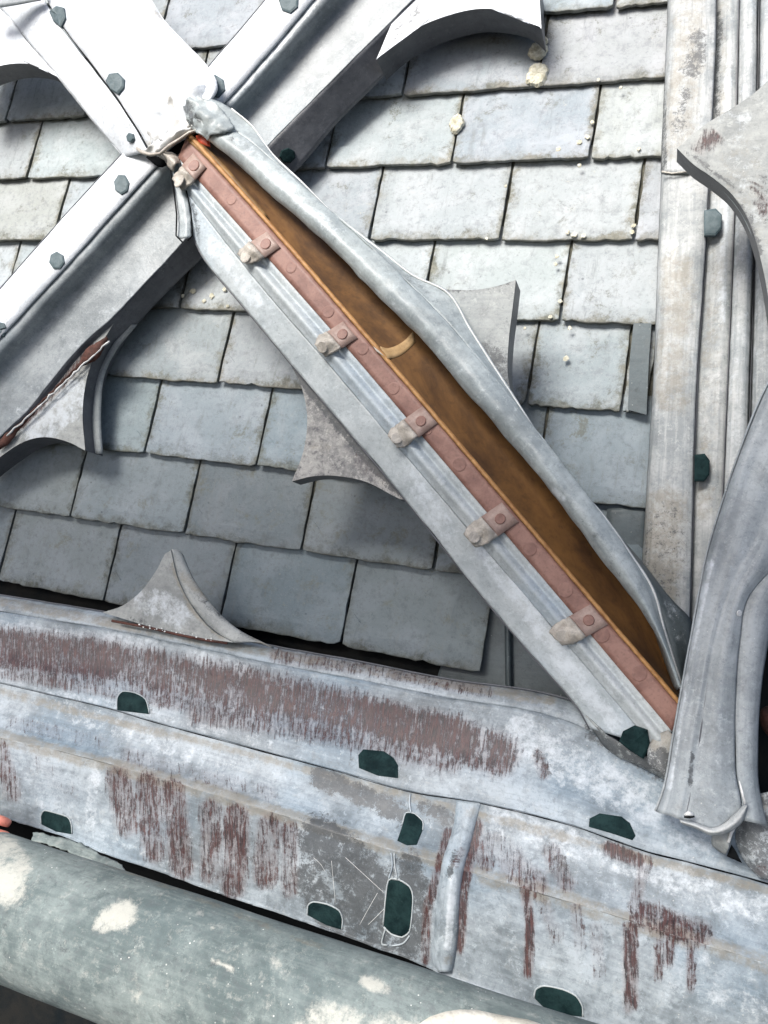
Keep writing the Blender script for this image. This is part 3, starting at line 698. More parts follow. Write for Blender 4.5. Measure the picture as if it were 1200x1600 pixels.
loft(bb, 'gap_shade_sheet', [R_(.175, (232, 240), (250, 244), (272, 228), (312, 205)), R_(.165, (228, 246), (252, 262), (282, 238), (318, 222))], 'black', m=3, solid=.002)  # black sheet painted in as shade below the torn end

# ------------------------------------------------------------------ opened brace
br = Thing('opened_lattice_bar', 'diagonal lattice bar with its lead peeled open over a rusty brown iron core', 'lattice bar', P(640, 640, .17), group=GC)
L0 = [(298, 360), (318, 402), (380, 478), (455, 568), (540, 668), (625, 770), (685, 845), (740, 915), (820, 1010), (905, 1108), (922, 1138)]
L1 = [(284, 290), (330, 350), (395, 432), (450, 497), (507, 562), (600, 672), (690, 778), (770, 872), (850, 965), (940, 1070), (1022, 1168)]
L2 = [(278, 246), (305, 276), (413, 397), (538, 539), (740, 776), (924, 993), (1050, 1143)]
L3 = [(292, 212), (320, 243), (410, 343), (600, 562), (750, 738), (900, 914), (1064, 1106)]
L4 = [(296, 190), (308, 207), (328, 222), (380, 265), (420, 302), (470, 345), (520, 390), (610, 483), (657, 528), (700, 580), (750, 637), (815, 712), (885, 800), (950, 887), (1000, 952), (1035, 1012), (1064, 1082)]
L5 = [(322, 170), (340, 182), (362, 200), (395, 224), (440, 262), (500, 315), (560, 367), (632, 435), (700, 505), (765, 580), (835, 668), (920, 776), (975, 852), (1015, 930), (1040, 1000), (1062, 1065)]
LO = [(292, 152), (330, 154), (362, 170), (394, 197), (425, 240), (470, 283), (520, 333), (600, 395), (645, 430), (700, 458), (735, 515), (770, 570), (815, 640), (860, 710), (900, 760), (940, 803), (985, 866), (1020, 921), (1038, 985), (1065, 1072)]
flm = [('a', [(88, 1272)], 34, .5), ('a', [(508, 1412), (530, 1425)], 26, .5), ('a', [(870, 1545), (905, 1560)], 20, .35), ('a', [(650, 1262), (668, 1300)], 24, .6), ('a', [(0, 1262), (60, 1280)], 16, .4), ('b', [(330, 380), (400, 470)], 22, .9), ('b', [(640, 740), (700, 830)], 26, .8), ('b', [(750, 850), (800, 920), (900, 1060), (960, 1130)], 26, .9), ('b', [(840, 960), (880, 1010)], 30, .6), ('g', [(320, 320), (700, 780)], 22, .25), ('a', [(300, 300), (310, 370)], 8, .5)]
loft(br, 'flat_flange', [hh(L0, .160), hh(blend(L0, L1, .5), .167), hh(L1, .172)], 'flange', m=5, cross='cat', amp=.003, freq=12, solid=.003, marks=flm)
loft(br, 'side_face', [hh(L0, .1585), hh([(x + 6, y - 6) for x, y in L0], .11)], 'side', m=2)
loft(br, 'rolled_bead', [hh(L1, .1725), hh(blend(L1, L2, .16), .177), hh(blend(L1, L2, .34), .1835), hh(blend(L1, L2, .52), .181), hh(blend(L1, L2, .68), .174), hh(blend(L1, L2, .86), .178), hh([(x + 3, y - 3) for x, y in L2], .1775)], 'flange', m=3, cross='cat', amp=.0014, marks=[('b', [(300, 300), (1020, 1150)], 60, .45)], solid=.002)
fl = loft(br, 'iron_flange', [hh(L2, .181), hh(L3, .184)], 'primer', m=4, amp=.0005, solid=.004)
wb = loft(br, 'iron_web', [hv([(x + 3, y - 2) for x, y in L3], .1825, .1825), hv(blend(L3, L4, .5), .168, .150), hv(L4, .158, .128), hv([(x + 22, y - 19) for x, y in L4], .148, .112)], 'rust', m=4, cross='cat', amp=.0006, solid=.003)
rn = random.Random(4)
L3d = cat([(x, y, .187) for x, y in L3], 90)
L3w = cat([(x + 5.5, y - 4.5, .186) for x, y in L3], 90)
loft(br, 'bright_rust_edge', [[tuple(q) for q in L3d], [tuple((a + b) / 2 + np.array((0, 0, .002))) for a, b in zip(L3d, L3w)], [tuple(q) for q in L3w]], 'orange', m=2, amp=.0012, freq=40, solid=.002, n=180)
cvm = [('a', [(300, 170), (330, 190)], 16, .9), ('a', [(350, 200), (365, 225)], 10, .5), ('b', [(350, 190), (420, 270), (520, 360)], 18, .7), ('b', [(600, 450), (870, 770)], 24, .45), ('b', [(865, 765), (880, 780)], 10, 1), ('a', [(900, 800), (960, 900)], 30, .2)]
loft(br, 'peeled_cover', [hh(L4, .196), hh(blend(L4, L5, .14), .208), hh(blend(L4, L5, .42), .216), hh(blend(L4, L5, .82), .210), hh(L5, .2045)], 'cover', m=4, cross='cat', amp=.0055, freq=14, marks=cvm, solid=.0022)
loft(br, 'cover_hem', [hh(L5, .2045), hh(blend(L5, LO, .5), .194), hh(LO, .187)], 'cover', m=3, cross='cat', amp=.003, freq=12, marks=[('a', [(640, 440), (760, 590)], 30, .25)], seed=2, solid=.002)
loft(br, 'cover_return', [hh(LO[6:], .186), hh([(x - 14, y + 10) for x, y in LO[6:]], .13)], 'cover', m=2, amp=.001)
tube(br, 'rolled_edge', [P(*q) for q in cat([(x, y, .188) for x, y in LO[2:]], 110)], .0017, 'chalk', None, 6)
loft(br, 'turned_lip', [hh([(945, 808), (985, 868), (1020, 922), (1040, 985), (1065, 1072)], .184), hh([(960, 830), (1012, 893), (1052, 942), (1079, 972), (1070, 1060)], .155)], 'gutter', m=4, amp=.003, marks=[('b', [(1045, 930), (1065, 1000)], 22, .5)])
# crumpled head
loft(br, 'crumpled_head', [hh([(286, 166), (290, 184), (304, 205), (325, 218)], .205), hh([(292, 152), (306, 170), (326, 190), (346, 208)], .222), hh([(300, 150), (328, 156), (352, 178), (366, 200)], .214)], 'cover', m=6, cross='cat', amp=.012, freq=45, step=4, marks=[('a', [(292, 165), (305, 195)], 14, .8), ('b', [(330, 165)], 14, .8)], solid=.002)
loft(br, 'paint_patch', [R_(.186, (306, 212), (316, 210), (326, 220)), R_(.184, (308, 222), (318, 226), (328, 230))], 'red', m=3, amp=.001, label='bright red lead primer patch at the head of the core')
loft(br, 'paint_patch', [R_(.1875, (292, 218), (330, 255), (411, 344)), R_(.1835, (306, 215), (345, 252), (418, 336))], 'gold', m=3, amp=.001, solid=.0015)
# tape
tp = [(594, 549), (604, 552), (617, 549), (632, 540), (645, 526)]
bvt = BVHTree.FromPolygons(br.V, br.Fc)
def tph(x, y): 
    q = hit(bvt, x, y, .165)[0]; return (x, y, min(q[2], .186) + .0012)
TA = [tph(x, y - 8) for x, y, _ in cat([(x, y, 0) for x, y in tp], 14)]; TB = [tph(x + 4, y + 8) for x, y, _ in cat([(x, y, 0) for x, y in tp], 14)]
loft(br, 'tape_band', [TA, TB], 'tape', m=3, amp=.0002, step=4, solid=.0008)
loft(br, 'tape_band', [R_(.1895, (583, 541), (592, 548)), R_(.1895, (588, 549), (601, 557))], 'solder', m=2, amp=.0003, step=4)
loft(br, 'paint_patch', [R_(.160, (826, 796), (838, 812)), R_(.157, (836, 793), (846, 808))], 'tape', m=2, amp=.0004, step=4)
bv = br.bvh()
# rivets on the flange
def disc(T, x, y, rpx, mat, name, parent=None, hgt=.0010, seg=14, surf=None):
    c, nr = hit(surf, x, y, .185); r = rpx / F * np.linalg.norm(c - CAM)
    nr = np.array((0, 0, 1.0)) if nr[2] < .5 else nr
    a = np.cross(nr, (0, 1, 0)); a /= np.linalg.norm(a); b = np.cross(nr, a); V = []
    for f, z in ((1.0, -.001), (1.0, hgt * .6), (.88, hgt), (.5, hgt * .9)):
        for i in range(seg):
            t = 2*math.pi*i/seg; V.append(c + nr * z + (a * math.cos(t) + b * math.sin(t)) * r * f)
    fs = [(k*seg + (i+1) % seg, k*seg + i, (k+1)*seg + i, (k+1)*seg + (i+1) % seg) for k in range(3) for i in range(seg)] + [tuple(3*seg + i for i in range(seg))[::-1]]
    if np.cross(V[seg+1] - V[seg], c - V[seg]) @ nr > 0: fs = [f[::-1] for f in fs]
    return T.mesh(name, V, fs, mat, None, (), parent, smooth=False, solidhit=False)
for x, y, r in ((362, 312, 8), (455, 418, 9), (513, 487, 10), (567, 545, 10), (615, 607, 10), (718, 726, 11), (828, 858, 11), (883, 922, 12), (940, 992, 12), (998, 1052, 12), (668, 672, 8)):
    disc(br, x, y, r, 'primer', 'rivet', fl, surf=bv)
# straps with wiped solder ends
def strap(x0, y0, x1, y1, wd, idx):
    """from solder end (x0,y0) to the end on the flange (x1,y1)"""
    n = 16; d = nrm((x1 - x0, y1 - y0)); t = nrm((.655, .755)); G = []
    rows_ = []
    for i in range(n + 1):
        f = i / n; x = x0 + (x1 - x0) * f; y = y0 + (y1 - y0) * f
        ww = wd * (1 if f > .18 else .7 + .3 * math.sin(f / .18 * math.pi / 2))
        hb = .186 + .006 * math.exp(-((f - .42) / .16) ** 2)
        rows_.append([(x - t[0] * ww / 2, y - t[1] * ww / 2, hb), (x + t[0] * ww / 2, y + t[1] * ww / 2, hb)])
    k = int(n * .5)
    a1 = [r[0] for r in rows_[k:]]; b1 = [r[1] for r in rows_[k:]]
    st = loft(br, 'strap', [a1, b1], 'strap', m=3, amp=.0004, smooth=False, step=4, solid=.003)
    a2 = [(x, y, h + .0015) for x, y, h in (r[0] for r in rows_[:k+1])]; b2 = [(x, y, h + .0015) for x, y, h in (r[1] for r in rows_[:k+1])]
    mid_ = [((p[0]+q[0])/2, (p[1]+q[1])/2, p[2] + .006) for p, q in zip(a2, b2)]
    loft(br, 'solder_end', [a2, mid_, b2], 'solder', m=4, cross='cat', amp=.006, freq=70, step=3, smooth=False, solid=.005, parent=st, seed=idx * 3.1)
    bx, by = x0 + (x1 - x0) * .76, y0 + (y1 - y0) * .76
    bv2 = BVHTree.FromPolygons(br.V, br.Fc)
    disc(br, bx, by, 8.5, 'primer', 'rivet', st, hgt=.0022, surf=bv2)
    ex, ey = x0 + (x1 - x0) * .12, y0 + (y1 - y0) * .12
    disc(br, ex, ey, 9.5, 'solder', 'solder_knob', st, hgt=.0022, seg=11, surf=bv2)
for i, s_ in enumerate(((276, 288, 312, 250, 30), (378, 405, 427, 374, 32), (498, 546, 547, 515, 34), (613, 690, 672, 648, 36), (733, 845, 797, 800, 40), (869, 998, 936, 960, 42))):
    strap(*s_, i)
# solder strip and bits at the head of the flange
loft(br, 'solder_strip', [R_(.172, (268, 262), (274, 300), (279, 345), (277, 372)), R_(.178, (280, 285), (288, 320), (292, 372)), R_(.172, (288, 290), (296, 325), (299, 370))], 'flange', m=3, amp=.003, freq=60, step=4)
for l_ in ([(266, 266), (272, 300), (276, 335), (275, 368), (285, 378)], [(291, 298), (298, 328), (301, 368), (293, 376)]):
    tube(br, 'black_sealant', [P(x, y, .178) for x, y in l_], .0016, 'black', None, 5)
loft(br, 'solder_lump', [R_(.18, (246, 244), (258, 252), (268, 268)), R_(.197, (254, 239), (266, 246), (274, 258)), R_(.18, (262, 236), (278, 244), (282, 252))], 'solder', m=4, cross='cat', amp=.006, freq=80, step=3)
plug(br, bv, [(974, 1142), (992, 1133), (1012, 1140), (1016, 1165), (1006, 1185), (985, 1172), (968, 1158)], dark=True, rise=.004, fb=.17)
# foot of the brace: dark gusset and round lump
loft(br, 'foot_gusset', [R_(.163, (915, 1118), (950, 1150), (1000, 1178), (1045, 1200)), R_(.15, (918, 1130), (950, 1172), (1000, 1198), (1045, 1222))], 'cusp', m=3, amp=.003, freq=40, marks=[('a', [(930, 1150), (1040, 1205)], 20, .9)])
loft(br, 'foot_lump', [R_(.178, (1044, 1140), (1024, 1150), (1012, 1172), (1012, 1195)), R_(.186, (1052, 1150), (1038, 1164), (1030, 1185), (1030, 1205)), R_(.18, (1060, 1165), (1050, 1190), (1048, 1205), (1045, 1220))], 'mullion', m=4, cross='cat', amp=.002, marks=[('a', [(1030, 1190)], 40, .9), ('g', [(1035, 1160)], 40, .9)])
# cusps of the opened bar
slab(br, 'cusp', R_(.163, (690, 452), (740, 453), (780, 446), (806, 437), (801, 480), (795, 530), (793, 580), (798, 612), (770, 590), (735, 530)), .046, 'cusp', 'side', marks=[('a', [(765, 560), (795, 600)], 40, .7), ('a', [(700, 455), (800, 440)], 7, .7)])
slab(br, 'cusp', R_(.152, (448, 560), (462, 582), (474, 615), (480, 655), (474, 705), (456, 752), (490, 744), (530, 744), (575, 754), (625, 780), (640, 782), (560, 690), (500, 618)), .036, 'rough_cusp', 'side', label='flaking mottled grey cusp on the lower side', marks=[('a', [(455, 570), (520, 655), (620, 770)], 12, 1), ('r', [(560, 720), (600, 760)], 22, .35), ('g', [(500, 700)], 30, .4)])

# ------------------------------------------------------------------ upper rail
ur = Thing('lead_clad_rail', 'upper moulded lead rail, purple-brown rust streaked, with a single cusp on it', 'rail', P(600, 1150, .12), group='lead rails below the lattice')
U0 = [(-80, 915), (0, 930), (80, 943), (165, 957), (300, 984), (420, 1009), (560, 1034), (700, 1062), (850, 1084), (910, 1104), (950, 1148), (1000, 1178), (1050, 1212), (1120, 1240), (1290, 1300)]
U1 = [(-80, 938), (0, 955), (80, 968), (165, 982), (300, 1010), (420, 1036), (560, 1062), (700, 1090), (850, 1116), (930, 1146), (980, 1180), (1030, 1212), (1080, 1240), (1140, 1262), (1290, 1320)]
U3 = [(-80, 1048), (0, 1066), (85, 1086), (170, 1106), (230, 1124), (400, 1170), (520, 1202), (640, 1236), (740, 1252), (900, 1291), (1000, 1326), (1100, 1352), (1170, 1371), (1290, 1405)]
um = [('a', [(176, 1100), (236, 1110)], 12, .35), ('a', [(550, 1190), (630, 1210)], 12, .35), ('a', [(920, 1140), (990, 1185), (1040, 1220)], 18, .6), ('r', [(-20, 1010), (150, 1030), (300, 1060), (430, 1085), (560, 1115), (700, 1150), (780, 1180)], 56, .84), ('r', [(0, 1045), (160, 1075), (330, 1105)], 26, .6), ('r', [(320, 1100), (500, 1125), (700, 1175)], 60, .65),
      ('r', [(430, 1025), (600, 1050), (760, 1080)], 20, .5), ('b', [(300, 1025), (350, 1040), (390, 1052)], 22, 1), ('b', [(0, 975), (250, 1010)], 18, .8), ('b', [(820, 1150), (960, 1230), (1090, 1300)], 60, .85),
      ('g', [(0, 940), (420, 1020), (860, 1095)], 14, .8), ('b', [(60, 1080), (200, 1105), (420, 1165)], 14, .6), ('r', [(840, 1180), (850, 1210)], 16, .7), ('a', [(840, 1178), (858, 1206)], 12, .6)]
loft(ur, 'top_roll', [hh(U0, .112), hh(blend(U0, U1, .3), .128), hh(blend(U0, U1, .7), .136), hh(U1, .138)], 'rail', m=3, cross='cat', amp=.0015, marks=um)
loft(ur, 'face_sheet', [hh(U1, .1375), hh(blend(U1, U3, .3), .142), hh(blend(U1, U3, .55), .152), hh(blend(U1, U3, .75), .168), hh(blend(U1, U3, .92), .176), hh(U3, .178)], 'rail', m=4, cross='cat', amp=.0022, step=6, marks=um, seed=1.3, solid=.004)
loft(ur, 'back_face', [hh(U0, .111), hh([(x, y + 2) for x, y in U0], .03)], 'side', m=2)
bv = ur.bvh()
plug(ur, bv, [(184, 1110), (184, 1090), (192, 1080), (212, 1083), (228, 1092), (233, 1116)], lip=[0, 1, 2, 3, 4, 5], rise=.001)
plug(ur, bv, [(561, 1200), (560, 1180), (568, 1171), (600, 1174), (615, 1184), (622, 1196), (622, 1216), (590, 1212)], rise=.001)
plug(ur, bv, [(920, 1292), (921, 1279), (937, 1271), (971, 1276), (984, 1286), (993, 1306), (988, 1313), (955, 1302)], rise=.001)
slab(ur, 'cusp', R_(.155, (160, 957), (192, 946), (222, 922), (245, 890), (258, 865), (267, 860), (278, 905), (300, 948), (332, 985), (365, 1004), (300, 997), (220, 975)), .030, 'cusp', 'cusp',
     marks=[('b', [(230, 940), (280, 960)], 40, .8), ('a', [(170, 970), (230, 975)], 14, .5), ('g', [(270, 880), (300, 950), (350, 1000)], 10, .8)])
loft(ur, 'cusp', [R_(.152, (268, 858), (279, 905), (302, 948), (334, 984), (366, 1004)), R_(.144, (280, 860), (298, 900), (325, 940), (362, 978), (405, 1003)), R_(.13, (286, 866), (305, 908), (335, 950), (372, 985), (428, 1012))], 'cusp', m=3, cross='cat', marks=[('g', [(290, 900), (420, 1005)], 20, .7), ('a', [(310, 930), (400, 1000)], 14, .4)], label='sloping outer flank of the cusp on the upper rail')
rt = [(175, 968), (230, 978), (280, 990), (320, 998), (355, 1003)]
tube(ur, 'rusted_split', [P(x, y + 2, .155) for x, y in rt], .0024, 'rustd', None, 6)
rn = random.Random(2)
V = []; fs = []
for i in range(20):
    f = rn.random(); x = 215 + 120 * f; y = 976 + 23 * f + rn.uniform(-2, 3); c = P(x, y, .158); b = len(V); r = rn.uniform(.0008, .0022)
    for j in range(6): V.append(c + np.array((r * math.cos(j), r * math.sin(j) * .8, rn.uniform(0, .0006))))
    fs.append(tuple(range(b, b + 6)))
ob_ = ur.mesh('paint_flakes', V, fs, 'chalk', smooth=False, solidhit=False, stuff=True)

# ------------------------------------------------------------------ lower rail
lr = Thing('lead_clad_rail', 'lower deep lead fascia with vertical rust runs and a raised seam roll', 'rail', P(600, 1380, .2), group='lead rails below the lattice')
V0 = [(x, y - 6) for x, y in U3]
V1 = [(x, y + 9) for x, y in U3]
V2 = [(-80, 1128), (0, 1152), (80, 1170), (160, 1190), (300, 1230), (475, 1284), (600, 1324), (690, 1348), (750, 1367), (900, 1412), (1050, 1459), (1200, 1506), (1290, 1535)]
V3 = [(-80, 1256), (0, 1276), (60, 1293), (110, 1309), (160, 1331), (230, 1354), (300, 1380), (460, 1434), (535, 1460), (580, 1477), (640, 1497), (700, 1526), (770, 1550), (850, 1578), (900, 1594), (1100, 1690), (1290, 1760)]
lm = [('g', [(0, 1152), (300, 1230), (600, 1322), (690, 1345)], 22, .85), ('g', [(750, 1367), (900, 1412), (1200, 1506)], 26, .75), ('g', [(0, 1080), (640, 1245), (1200, 1390)], 12, .8),
      ('r', [(0, 1170), (20, 1240)], 26, .62), ('r', [(60, 1190), (115, 1240)], 22, .3),
      ('r', [(185, 1215), (200, 1290)], 34, .66), ('r', [(230, 1225), (240, 1330)], 34, .72), ('r', [(270, 1235), (285, 1355)], 34, .74), ('r', [(330, 1265), (330, 1365)], 30, .66), ('r', [(370, 1275), (365, 1385)], 34, .76), ('r', [(420, 1290), (415, 1370)], 34, .7), ('r', [(452, 1295), (452, 1390)], 24, .62),
      ('a', [(245, 1220), (300, 1350)], 20, .4), ('a', [(380, 1290), (420, 1380)], 24, .35),
      ('r', [(200, 1180), (420, 1240)], 24, .4), ('r', [(20, 1130), (160, 1160)], 22, .35),
      ('a', [(500, 1215), (560, 1240), (630, 1275)], 26, 1), ('a', [(665, 1262), (700, 1280)], 24, .7), ('a', [(500, 1310), (560, 1360), (600, 1400), (560, 1420)], 60, .95), ('a', [(640, 1350), (655, 1400), (640, 1480)], 34, .9), ('a', [(480, 1370), (520, 1440), (600, 1470)], 40, .8),
      ('b', [(470, 1290), (500, 1400)], 18, .5), ('b', [(150, 1200), (140, 1280)], 20, .7), ('b', [(60, 1250), (130, 1290), (300, 1365)], 18, .5),
      ('r', [(700, 1300), (668, 1420), (664, 1500)], 13, .8), ('r', [(745, 1290), (722, 1390), (716, 1480)], 17, .95), ('r', [(745, 1320), (760, 1350)], 24, .6),
      ('r', [(770, 1320), (800, 1340)], 40, .5), ('r', [(800, 1350), (835, 1380)], 40, .6), ('r', [(820, 1390), (828, 1440), (826, 1520)], 13, .92), ('r', [(860, 1330), (885, 1380)], 26, .6), ('a', [(875, 1340), (885, 1370)], 16, .6),
      ('r', [(950, 1325), (1000, 1345)], 18, .85), ('r', [(1010, 1345), (990, 1420)], 18, .6), ('r', [(1010, 1430), (1060, 1450), (1090, 1460)], 40, .8), ('a', [(1020, 1430), (1080, 1455)], 30, .45), ('r', [(985, 1450), (985, 1570)], 20, .85), ('r', [(1030, 1470), (1028, 1530)], 13, .6), ('r', [(1045, 1475), (1045, 1500)], 16, .7), ('r', [(1080, 1480), (1080, 1540)], 14, .8),
      ('r', [(850, 1415), (870, 1460)], 22, .5), ('r', [(900, 1420), (905, 1480)], 18, .5), ('r', [(930, 1450), (935, 1520)], 20, .45),
      ('b', [(780, 1280), (900, 1320), (1180, 1420)], 40, .8), ('b', [(1050, 1500), (1180, 1560)], 70, .6), ('b', [(770, 1420), (800, 1530)], 40, .4), ('b', [(100, 1110), (330, 1190)], 30, .6)]
loft(lr, 'upper_hollow', [hh(V0, .172), hh(V1, .173), hh(blend(V1, V2, .35), .180), hh(blend(V1, V2, .7), .196), hh(blend(V1, V2, .92), .213), hh(V2, .218)], 'rail', m=4, cross='cat', amp=.002, step=5, marks=lm, seed=2.1)
loft(lr, 'fascia_sheet', [hh(V2, .2175), hh(blend(V2, V3, .12), .2165), hh(blend(V2, V3, .5), .215), hh(blend(V2, V3, .93), .214), hh(V3, .216)], 'rail', m=6, cross='cat', amp=.0028, step=5, marks=lm, seed=4.4)
loft(lr, 'underside', [hh([(x, y - 4) for x, y in V3], .2105), hh([(x, y + 30) for x, y in V3], .13)], 'black', m=3)  # black colour paints the shade of the gap above the pipe
bv = lr.bvh()
def on(bvx, x, y, up): 
    c, nr = hit(bvx, x, y, .21); 
    x2, y2 = proj(c); return (x, y, c[2] + up)
tube(lr, 'black_joint', [P(x, y + 1.5, .1735) for x, y, _ in cat([(x, y, 0) for x, y in U3], 120)], [.0003 + .0016 * abs(noise.noise(Vector((i * .13, 2, 1)))) for i in range(120)], 'black', None, 6)
sl_ = [(714, 1250), (710, 1286), (701, 1318), (692, 1346), (686, 1390), (680, 1450), (677, 1500), (684, 1519)]
sr_ = [(750, 1254), (741, 1292), (733, 1325), (725, 1352), (718, 1400), (715, 1460), (710, 1500), (706, 1519)]
n_ = 40; sa = cat([(x, y, 0) for x, y in sl_], n_); sb = cat([(x, y, 0) for x, y in sr_], n_)
rl = []
for f, up in ((-.05, -.001), (.06, .005), (.25, .0105), (.5, .0125), (.75, .010), (.94, .005), (1.05, -.001)):
    rl.append([on(bv, *(sa[i] + (sb[i] - sa[i]) * f)[:2], up * min(1, .12 + i / 9)) for i in range(n_)])
loft(lr, 'seam_roll', rl, 'rail', m=2, cross='cat', amp=.0018, freq=25, marks=[('b', [(708, 1370), (700, 1480)], 12, 1), ('a', [(712, 1330), (700, 1370)], 9, .7), ('r', [(722, 1330), (712, 1350)], 12, .5), ('g', [(735, 1270)], 18, .5), ('g', [(700, 1500)], 16, .6)], seed=1, n=60)
P1 = [(66, 1288), (65, 1275), (70, 1266), (85, 1270), (106, 1276), (111, 1286), (112, 1303), (88, 1299)]
plug(lr, bv, P1, lip=[0, 1, 2, 3, 4, 5, 6])
plug(lr, bv, [(621, 1314), (629, 1290), (634, 1270), (648, 1272), (661, 1284), (660, 1298), (651, 1320), (636, 1321)], lip=[1, 2, 3, 4, 5])
plug(lr, bv, [(600, 1446), (603, 1410), (607, 1374), (624, 1376), (640, 1386), (645, 1400), (643, 1430), (640, 1455), (628, 1463), (612, 1458)], lip='all')
plug(lr, bv, [(482, 1430), (482, 1415), (490, 1409), (512, 1413), (530, 1422), (535, 1436), (533, 1452), (510, 1445)], lip=[0, 1, 2, 3, 4, 5, 6])
plug(lr, bv, [(836, 1560), (838, 1546), (850, 1540), (880, 1546), (900, 1556), (909, 1572), (909, 1588), (880, 1585), (850, 1574)], lip=[0, 1, 2, 3, 4, 5, 6])
for l_, r_ in (([(641, 1240), (640, 1255), (642, 1270)], .0018), ([(611, 1333), (613, 1352), (607, 1374)], .0015), ([(616, 1333), (617, 1352), (621, 1374)], .0015), ([(603, 1450), (598, 1465), (597, 1475), (606, 1477)], .002), ([(640, 1462), (630, 1474), (612, 1478)], .0018)):
    tube(lr, 'raised_lip', [np.array(P(*on(bv, x, y, .0012))) for x, y, _ in cat([(x, y, 0) for x, y in l_], 12)], r_ * .7, 'flange', None, 6)
# scratches
rn = random.Random(11)
for x0, y0, x1, y1 in ((562, 1445, 590, 1395), (575, 1445, 600, 1420), (490, 1340, 508, 1362), (518, 1345, 524, 1410), (540, 1340, 600, 1395)):
    tube(lr, 'scratch', [np.array(P(*on(bv, x, y, -.0001))) for x, y, _ in cat([(x0, y0, 0), ((x0+x1)/2 + rn.uniform(-3, 3), (y0+y1)/2, 0), (x1, y1, 0)], 10)], .00035, 'chalk', None, 5)

# ------------------------------------------------------------------ folded post at the right with its big cusp
ps = Thing('folded_lead_post', 'curved upright of folded grey lead with a splayed foot at the lower right', 'post', P(1110, 1000, .24))
PL = [(1262, 500), (1225, 560), (1198, 605), (1165, 682), (1131, 780), (1105, 868), (1087, 960), (1069, 1060), (1053, 1150), (1044, 1205), (1036, 1240), (1025, 1268)]
PA = [(1285, 520), (1245, 590), (1222, 640), (1182, 720), (1150, 810), (1124, 890), (1104, 970), (1088, 1060), (1070, 1150), (1061, 1205), (1056, 1245), (1048, 1275)]
PB = [(1330, 560), (1285, 640), (1252, 700), (1205, 790), (1172, 860), (1142, 920), (1121, 990), (1106, 1065), (1094, 1150), (1086, 1205), (1078, 1245), (1070, 1283)]
PC = [(1350, 580), (1305, 670), (1275, 730), (1228, 815), (1192, 880), (1158, 935), (1142, 1000), (1132, 1070), (1126, 1150), (1126, 1205), (1126, 1250), (1128, 1300)]
PD = [(1370, 600), (1325, 695), (1300, 760), (1248, 835), (1205, 890), (1168, 935), (1156, 1000), (1150, 1075), (1149, 1150), (1151, 1210), (1158, 1250), (1160, 1282)]
PE = [(1420, 640), (1370, 740), (1340, 800), (1280, 850), (1235, 900), (1212, 950), (1196, 1030), (1188, 1110), (1185, 1180), (1186, 1225), (1192, 1262), (1200, 1290)]
loft(ps, 'folded_sheet', [hh(PL, .232), hh(blend(PL, PA, .35), .246), hh(PA, .247), hh(blend(PA, PB, .5), .250), hh(PB, .2485), hh(blend(PB, PC, .5), .2535), hh(PC, .253), hh(PD, .245)], 'post', m=4, cross='cat', amp=.004, freq=9, solid=.003,
     marks=[('b', [(1110, 880), (1070, 1060), (1045, 1230)], 10, .9), ('b', [(1140, 1020), (1120, 1200)], 18, .4), ('a', [(1082, 1180), (1078, 1230)], 6, .8), ('g', [(1090, 1240), (1060, 1270)], 22, .3)])
loft(ps, 'outer_fold', [hh(PD, .2445), hh(blend(PD, PE, .3), .2475), hh(blend(PD, PE, .7), .244), hh(PE, .228)], 'post', m=4, cross='cat', amp=.003, freq=9, seed=3)
loft(ps, 'side_face', [hh(PL, .234), hh([(x + 6, y + 3) for x, y in PL], .17)], 'post', m=2)
tube(ps, 'fold_crease', [P(x, y, .2485) for x, y in PB], .0009, 'side', None, 5)
tube(ps, 'bright_nick', [P(x, y, .262) for x, y in ((1155, 1220), (1159, 1235), (1164, 1256))], [.0006, .0016, .0014], 'chalk', None, 5)
loft(ps, 'hemmed_foot', [R_(.252, (1062, 1280), (1085, 1284), (1112, 1292), (1130, 1286), (1150, 1268), (1165, 1254)), R_(.262, (1064, 1284), (1086, 1290), (1112, 1300), (1136, 1294), (1155, 1278), (1167, 1260)), R_(.25, (1066, 1288), (1090, 1296), (1112, 1306), (1140, 1300), (1160, 1285), (1168, 1264))], 'mullion', m=3, cross='cat', amp=.002)
bv = ps.bvh()
c = P(1076, 1273, .268); tube(ps, 'nail', [P(1070, 1273, .268), P(1076, 1271, .27), P(1083, 1273, .268)], [.002, .0032, .002], 'chalk', None, 6)
tube(ps, 'nail', [P(1069, 1276, .268), P(1077, 1277, .268), P(1085, 1275, .268)], .0016, 'black', None, 6)
disc(ps, 1155, 958, 4.5, 'chalk', 'paint_fleck', None, surf=bv)
loft(ps, 'torn_flap', [R_(.205, (1112, 1300), (1113, 1322), (1134, 1338)), R_(.222, (1125, 1298), (1130, 1315), (1138, 1325)), R_(.216, (1162, 1280), (1150, 1295), (1140, 1322))], 'cusp', m=3, cross='cat', amp=.004, freq=60, step=4)
tube(ps, 'torn_edge', [P(x, y, .222) for x, y in ((1166, 1258), (1165, 1276), (1152, 1286), (1143, 1300), (1138, 1316))], .0022, 'chalk', None, 6)
loft(ps, 'foot_apron', [R_(.192, (1165, 1240), (1150, 1290), (1150, 1318), (1172, 1358), (1185, 1372)), R_(.206, (1185, 1240), (1178, 1290), (1182, 1330), (1200, 1362), (1215, 1378)), R_(.205, (1270, 1220), (1270, 1290), (1270, 1330), (1275, 1375), (1280, 1400))], 'post', m=5, cross='cat', amp=.005, freq=16,
     marks=[('a', [(1190, 1290), (1210, 1350)], 90, .8), ('g', [(1185, 1255)], 26, .9), ('a', [(1175, 1275)], 8, .9), ('r', [(1190, 1360)], 20, .4)])
